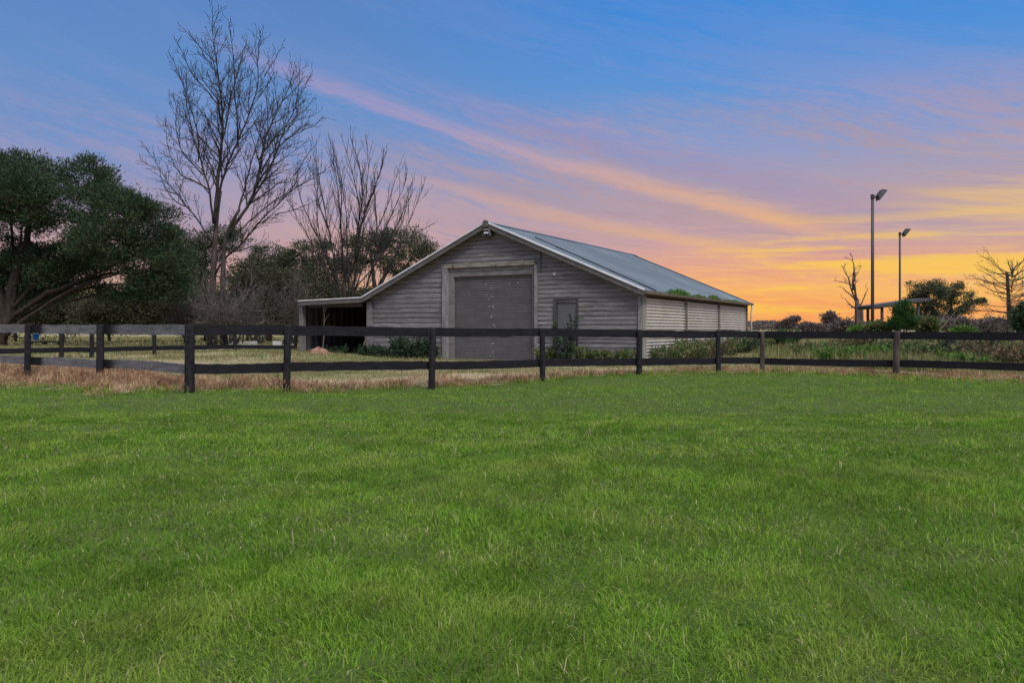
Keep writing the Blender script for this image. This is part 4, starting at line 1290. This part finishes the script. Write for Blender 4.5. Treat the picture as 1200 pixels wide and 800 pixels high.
# dead snag and dead conifer
cfg4 = dict(spacing=[.34, .3, .3], ratio=[.30, .4, .3], ang=48, up=.12, levels=2, bare=[.25, .2, .2], wig=.16, rmin=.011, rr=.5, minlen=.25, maxlen=1.5)
bare_tree('dead_tree', 'dead grey snag of broken trunks left of the light poles', 45, [([(1004, 404), (1004, 380), (1004, 352)], .13, .10), ([(1007.5, 404), (1008, 380), (1007, 350)], .15, .11), ([(1011.5, 404), (1011, 380), (1012, 360)], .11, .08)],
          [([(1004, 352), (1001, 335), (1000, 322), (1002, 310), (996, 296)], .07, .015, 0), ([(1004, 356), (998, 340), (996, 325), (988, 310)], .06, .014, .3), ([(1002, 350), (992, 342), (985, 337)], .05, .012, -.3), ([(1001, 335), (992, 331), (980, 328)], .04, .012, .4),
           ([(1003, 362), (994, 356), (988, 350)], .045, .012, -.3), ([(1008, 358), (1013, 350), (1019, 336)], .045, .012, .2), ([(1002, 330), (1004, 318), (1004, 312)], .04, .012, .5), ([(1000, 340), (997, 325), (997, 315)], .04, .012, -.5), ([(1004, 370), (996, 372), (990, 378)], .04, .012, -.5)],
          cfg4, (M['deadwood'], M['darkbark']), 12, (1007, 386), 'dead trees')
lm = []
rr = np.random.default_rng(2)
for k in range(26):
    f = k / 25
    yy = 376 - 56 * f ** .9
    for sd in (-1, 1):
        ln_ = (15 + 22 * math.sin(f * 2.5 + .45)) * rr.uniform(.45, 1.1)
        rise = (4 + 26 * f) * rr.uniform(.3, 1.25)
        lm.append(([(1185.5, yy), (1185.5 + sd * ln_ * .35, yy - rise * .15 + rr.normal(0, 1.5)), (1185.5 + sd * ln_ * .75, yy - rise * .6 + rr.normal(0, 1.8)), (1185.5 + sd * ln_, yy - rise)], rr.uniform(.022, .05), .010, rr.normal(0, 2.0)))
lm.append(([(1186, 320), (1183, 312), (1180, 303)], .06, .012, 0)); lm.append(([(1186, 318), (1190, 312), (1198, 306)], .06, .012, 0)); lm.append(([(1186, 322), (1188, 312), (1189, 308)], .05, .012, .3))
cfg5 = dict(spacing=[.30, .3, .3], ratio=[.34, .4, .3], ang=40, up=.08, levels=2, bare=[.3, .2, .2], wig=.14, rmin=.009, rr=.5, minlen=.2, maxlen=1.0)
bare_tree('dead_tree', 'dead leafless conifer with brown trunk at the right edge', 55, [([(1185, 404), (1185, 380), (1185.5, 345), (1186, 318)], .19, .09)], lm, cfg5, (M['deadwood'], M['darkbark']), 13, (1185, 386), 'dead trees')

# gums at the right
leaf_tree('gum_tree', 'grey green gum tree with rounded crown just right of the shelter', 84, [(1082, 338, 14, 11, 0, 1.8), (1075, 358, 13, 14, .5, 1.8), (1092, 350, 12, 14, -.5, 1.8), (1085, 372, 17, 11, 0, 1.8), (1097, 333, 5, 4, 0, .6)],
          [([(1086, 402), (1086, 375), (1083, 345)], .24, .07, 0), ([(1086, 376), (1094, 355), (1095, 340)], .12, .04, 0)], (M['darkbark'], M['gum']), 31, 105, 110, .24, .20, .045, -.1, 'gum trees')
leaf_tree('gum_tree', 'gum tree with ragged crown between the shelter and the dead conifer', 86, [(1116, 340, 14, 9, 0, 1.8), (1108, 352, 10, 8, .4, 1.5), (1134, 347, 6, 4, 0, .8), (1142, 355, 6, 5, .4, .8), (1118, 360, 12, 8, -.4, 1.5), (1134, 362, 7, 5, 0, 1), (1149, 353, 3, 4, 0, .4), (1108, 372, 13, 8, 0, 1.5)],
          [([(1114, 402), (1114, 375), (1115, 345)], .24, .07, 0), ([(1114, 375), (1128, 360), (1144, 352)], .1, .04, 0)], (M['darkbark'], M['gum']), 32, 95, 110, .22, .20, .045, -.1, 'gum trees')
leaf_tree('conifer', 'small dark green conifer cut by the right edge', 50, [(1200, 372, 7, 12, 0, .5), (1199, 380, 9, 8, 0, .6), (1204, 360, 4, 6, 0, .3)], [([(1201, 402), (1201, 362)], .07, .03, 0)], (M['darkbark'], M['cypress']), 33, 110, 60, .16, .22, .04, .3, None, 'tree', .2)
# far small trees
leaf_tree('windswept_tree', 'small windswept far tree leaning right of the barn on the skyline', 210, [(931, 374, 5, 2.6, 0, .9), (922, 378, 5, 3, 0, .9), (926, 381, 7, 2.5, 0, 1), (914, 381, 5, 2.5, 0, .9)], [([(921, 393), (922, 383), (930, 375)], .35, .12, 0)], (M['darkbark'], M['farleaf']), 34, 70, 45, .35, .5, .12, .1, 'far trees')
leaf_tree('round_tree', 'round brownish far tree left of the dead snag', 130, [(974, 377, 8, 7, 0, 1), (972, 372, 5, 4, 0, .7), (978, 382, 8, 5, 0, 1)], [([(975, 398), (975, 380)], .3, .1, 0)], (M['darkbark'], M['farleaf']), 35, 90, 45, .32, .4, .10, .3, 'far trees', shell=.3)
for i, (px, py, Y, lab) in enumerate(((950, 384, 120, 'small brown bush far off between the windswept and round trees'), (990, 382, 90, 'brown scrubby bush at the left foot of the dead snag'), (1150, 382, 90, 'brown scrub below the gap between gum and dead conifer'), (1170, 380, 95, 'brown scrub at the left foot of the dead conifer'), (1120, 380, 80, 'brown scrub behind the leaning dead branches'))):
    leaf_tree('scrub_bush', lab, Y, [(px, py, 14, 5, 0, 1), (px + 5, py + 3, 15, 5, 0, 1)], [([(px, 398), (px, py)], .08, .04, 0)], (M['darkbark'], M['farleaf']), 36 + i, 80, 45, .3, .34, .07, .4, 'scrub on the skyline', 'bush', .2)

# leaning dead branches
for i, (p0, p1, r, lab) in enumerate((((1094, 386), (1118, 362), .035, 'longest pale dead branch leaning right on the brush pile'), ((1100, 388), (1126, 364), .03, 'second pale dead branch of the leaning pair on the brush pile'), ((1078, 384), (1096, 364), .022, 'thin pale dead branch leaning nearest the shelter'),
                                        ((1138, 388), (1118, 372), .022, 'thin dead branch leaning left at the right end of the brush pile'), ((1112, 384), (1132, 366), .02, 'thin grey dead branch behind the leaning pair'), ((1150, 380), (1172, 366), .02, 'arched dead branch reaching towards the dead conifer'))):
    Y = 36 + .4 * i
    g0 = P(p0[0], p0[1], Y)
    lm = [([p0, ((p0[0] + p1[0]) / 2 + 1, (p0[1] + p1[1]) / 2 - 1), p1], r, .010, .4)]
    bt = bare_tree('dead_branch', lab, Y, [([(p0[0] - (p1[0] - p0[0]) * .6, p0[1] + (p0[1] - p1[1]) * .6), p0], r * 1.1, r)], lm, dict(spacing=[.45, .3, .3], ratio=[.3, .3, .3], ang=32, up=.05, levels=1, bare=[.35, .2, .2], wig=.12, rmin=.007, rr=.5, minlen=.2, maxlen=.8), (M['pale_twig'], M['pale_twig']), 120 + i, p0, 'dead branches of the brush pile', 'branch')
# brush tangle under them
lm = []
rr = np.random.default_rng(14)
for k in range(34):
    x0 = rr.uniform(1068, 1160); L_ = rr.uniform(8, 24); a = rr.uniform(.3, 2.8)
    lm.append(([(x0, 392), (x0 + math.cos(a) * L_ * .5, 390 - math.sin(a) * L_ * .45), (x0 + math.cos(a) * L_, 392 - math.sin(a) * L_ * 1.0)], .02, .009, rr.normal(0, .8)))
bare_tree('brush_pile', 'low tangle of dead twigs piled behind the right fence', 37.5, [([(1110, 404), (1110, 396)], .05, .04)], lm, dict(spacing=[.25, .2, .2], ratio=[.4, .4, .3], ang=42, up=.03, levels=1, bare=[.1, .2, .2], wig=.2, rmin=.008, rr=.5, minlen=.15, maxlen=.8), (M['deadwood'], M['deadwood']), 15, (1110, 386), None, 'brush pile')

# far wood on the skyline, one mass
rr = np.random.default_rng(70)
n = 90000
pxs = rr.uniform(-500, 1750, n); Yf = rr.uniform(380, 440, n)
left = ss((540 - pxs) / 120)
ht = 1.6 + 2.2 * vn(pxs, 0 * pxs, .035, 40) + 1.5 * vn(pxs, 0 * pxs, .16, 41) + 6 * left
x = (pxs - 600) / F * Yf
zz = gz(x, Yf) + ht * rr.random(n) ** .75
pos = np.stack([x, Yf, zz], 1)
me = quads_mesh('far_wood', leaf_quads(pos, rr.normal(size=(n, 3)) + [0, 0, .5], 1.1 * (.5 + rr.random(n)), .4 * (.6 + .8 * rr.random(n)), rr))
tag(link('far_wood', me, M['farleaf']), 'distant low brown woodland along the skyline', 'woodland', kind='stuff')

# ------------------------------------------------------------------ sky
w = bpy.data.worlds.new('World'); bpy.context.scene.world = w; w.use_nodes = True
w.node_tree.nodes.clear()
g = NT(w.node_tree)
dirv = g.node('ShaderNodeTexCoord').outputs['Generated']
sep = g.node('ShaderNodeSeparateXYZ'); g.l.new(dirv, sep.inputs[0])
az = g.math('MULTIPLY', g.math('ARCTAN2', sep.outputs[0], sep.outputs[1]), 57.2958)
el = g.math('MULTIPLY', g.math('ARCSINE', sep.outputs[2]), 57.2958)
e30 = g.math('DIVIDE', el, 30.0, clamp=True)
d_ = lambda deg: deg / 30
RL = g.ramp(e30, [(0, lin(232, 176, 130)), (d_(2.5), lin(200, 162, 150)), (d_(5), lin(170, 151, 166)), (d_(8), lin(140, 146, 186)), (d_(11), lin(120, 147, 198)), (d_(15), lin(104, 144, 200)), (d_(22), lin(88, 132, 194)), (1, lin(80, 128, 192))])
RR = g.ramp(e30, [(0, lin(248, 160, 92)), (d_(2), lin(246, 164, 104)), (d_(4), lin(230, 162, 136)), (d_(6), lin(200, 160, 166)), (d_(9), lin(178, 160, 174)), (d_(12), lin(144, 156, 198)), (d_(16), lin(94, 149, 213)), (d_(21), lin(64, 138, 217)), (1, lin(56, 130, 212))])
side = g.smooth(az, -16, 14)
sky = g.mix(side, RL, RR)
# wind direction of the cirrus: streaks fall towards the right
slope = g.math('MULTIPLY', az, g.smooth(el, 0, 12, .03, .26))
wv = g.math('ADD', el, slope)
warp = g.noise(g.xyz(g.math('MULTIPLY', az, .06), g.math('MULTIPLY', el, .12), 0.0), 1.0, 3, .5)
wv2 = g.math('ADD', wv, g.math('MULTIPLY', g.math('SUBTRACT', warp, .5), 3.0))
nA = g.noise(g.xyz(g.math('MULTIPLY', az, .028), g.math('MULTIPLY', wv2, .22), 3.3), 1.0, 6, .58)
nB = g.noise(g.xyz(g.math('MULTIPLY', az, .075), g.math('MULTIPLY', wv2, .80), 7.7), 1.0, 9, .66, .25)
nC = g.noise(g.xyz(g.math('MULTIPLY', az, .05), g.math('MULTIPLY', el, 1.0), 1.1), 1.0, 5, .55, .3)
nF = g.noise(g.xyz(g.math('MULTIPLY', az, .5), g.math('MULTIPLY', wv2, 2.4), 5.0), 1.0, 9, .68, .35)
cloud_c = g.ramp(e30, [(0, lin(250, 180, 94)), (d_(2.5), lin(250, 190, 104)), (d_(4.5), lin(236, 176, 144)), (d_(8), lin(206, 172, 172)), (d_(14), lin(160, 156, 200)), (d_(20), lin(130, 148, 202)), (1, lin(120, 140, 195))])
mk = g.math('MULTIPLY', g.smooth(g.math('ADD', g.math('MULTIPLY', nA, .5), g.math('ADD', g.math('MULTIPLY', nB, .3), g.math('MULTIPLY', nF, .2))), .45, .61), g.math('MULTIPLY', g.smooth(el, 20, 8, .22, .8), g.smooth(az, -24, 0, .55, 1)))
sky = g.mix(mk, sky, cloud_c)
# lavender grey shadowed streaks
gm = g.math('MULTIPLY', g.smooth(g.math('ADD', g.math('MULTIPLY', nB, .6), g.math('MULTIPLY', nF, .4)), .42, .60), g.math('MULTIPLY', g.math('MULTIPLY', g.smooth(el, 3.5, 7), g.smooth(el, 17, 11)), g.smooth(az, -16, 6, .25, 1)))
sky = g.mix(g.math('MULTIPLY', gm, .8), sky, lin(176, 152, 162))


def band(c0, k, up, dn, amt, col, azlo, azhi, seedn):
    global sky
    c = g.math('SUBTRACT', g.math('ADD', el, g.math('MULTIPLY', az, k)), c0)
    c = g.math('ADD', c, g.math('MULTIPLY', g.math('SUBTRACT', warp, .5), 1.6))
    c = g.math('ADD', c, g.math('MULTIPLY', g.math('SUBTRACT', nF, .5), 1.3))
    mu = g.smooth(c, up, 0, 0, 1); mdn = g.smooth(c, -dn, 0, 0, 1)
    mm = g.math('MULTIPLY', mu, mdn)
    mm = g.math('MULTIPLY', mm, g.math('MULTIPLY', g.smooth(az, azlo, azlo + 14), g.smooth(az, azhi, azhi - 8)))
    mm = g.math('MULTIPLY', mm, g.smooth(nB, .25, .6, .55, 1))
    sky = g.mix(g.math('MULTIPLY', mm, amt), sky, col)


bandcol = g.mix(g.smooth(az, -10, 22), lin(178, 156, 190), lin(246, 184, 122))
band(12.4, .283, 1.2, .8, .62, bandcol, -24, 25, 1)
band(14.2, .283, 2.2, 1.2, .5, lin(150, 142, 184), -10, 34, 2)
band(8.6, .222, .9, .8, .42, g.mix(g.smooth(az, -8, 14), lin(206, 168, 164), lin(250, 188, 112)), -16, 22, 3)
# yellow bars low on the right
ym = g.math('MULTIPLY', g.smooth(g.math('ADD', g.math('MULTIPLY', nC, .8), g.math('MULTIPLY', nF, .2)), .47, .60), g.math('MULTIPLY', g.smooth(az, 6, 20), g.math('MULTIPLY', g.smooth(el, 9, 4.5), g.smooth(el, .3, 1.6))))
sky = g.mix(g.math('MULTIPLY', ym, .75), sky, lin(254, 206, 76))
# yellow patch near the right edge higher up
yp = g.math('MULTIPLY', g.math('MULTIPLY', g.smooth(az, 22, 31), g.smooth(az, 48, 34)), g.math('MULTIPLY', g.smooth(el, 12.5, 8), g.smooth(nB, .40, .62)))
sky = g.mix(g.math('MULTIPLY', yp, .5), sky, lin(248, 204, 110))
# unseen upper sky brightened, an added soft fill so the lawn shows no shadows
zen = g.smooth(el, 27, 52)
sky = g.mix(zen, sky, (1.02, 1.04, 1.10, 1))
bg = g.node('ShaderNodeBackground'); g.l.new(sky, bg.inputs[0]); bg.inputs[1].default_value = 1.0
ow = g.node('ShaderNodeOutputWorld'); g.l.new(bg.outputs[0], ow.inputs[0])

sun = bpy.data.lights.new('sun', 'SUN'); sun.energy = 2.9; sun.angle = math.radians(22); sun.color = (1, .95, .88)
so = bpy.data.objects.new('sun', sun); C.objects.link(so)
sd = Vector((.36, -.72, 1.05)).normalized()
so.rotation_euler = sd.to_track_quat('Z', 'Y').to_euler()
so.location = (20, -20, 30)

# ------------------------------------------------------------------ camera
cam = bpy.data.cameras.new('camera'); co_ = bpy.data.objects.new('camera', cam); C.objects.link(co_)
cam.sensor_width = 36; cam.lens = F / 1200 * 36; cam.shift_y = -(400 - HZ) / 1200
cam.clip_start = .05; cam.clip_end = 5000
co_.location = (0, 0, EYE); co_.rotation_euler = (math.radians(90), 0, 0)
sc_ = bpy.context.scene
sc_.camera = co_
sc_.view_settings.view_transform = 'Standard'; sc_.view_settings.look = 'None'
sc_.view_settings.exposure = 0; sc_.view_settings.gamma = 1
sc_.view_settings.use_curve_mapping = False
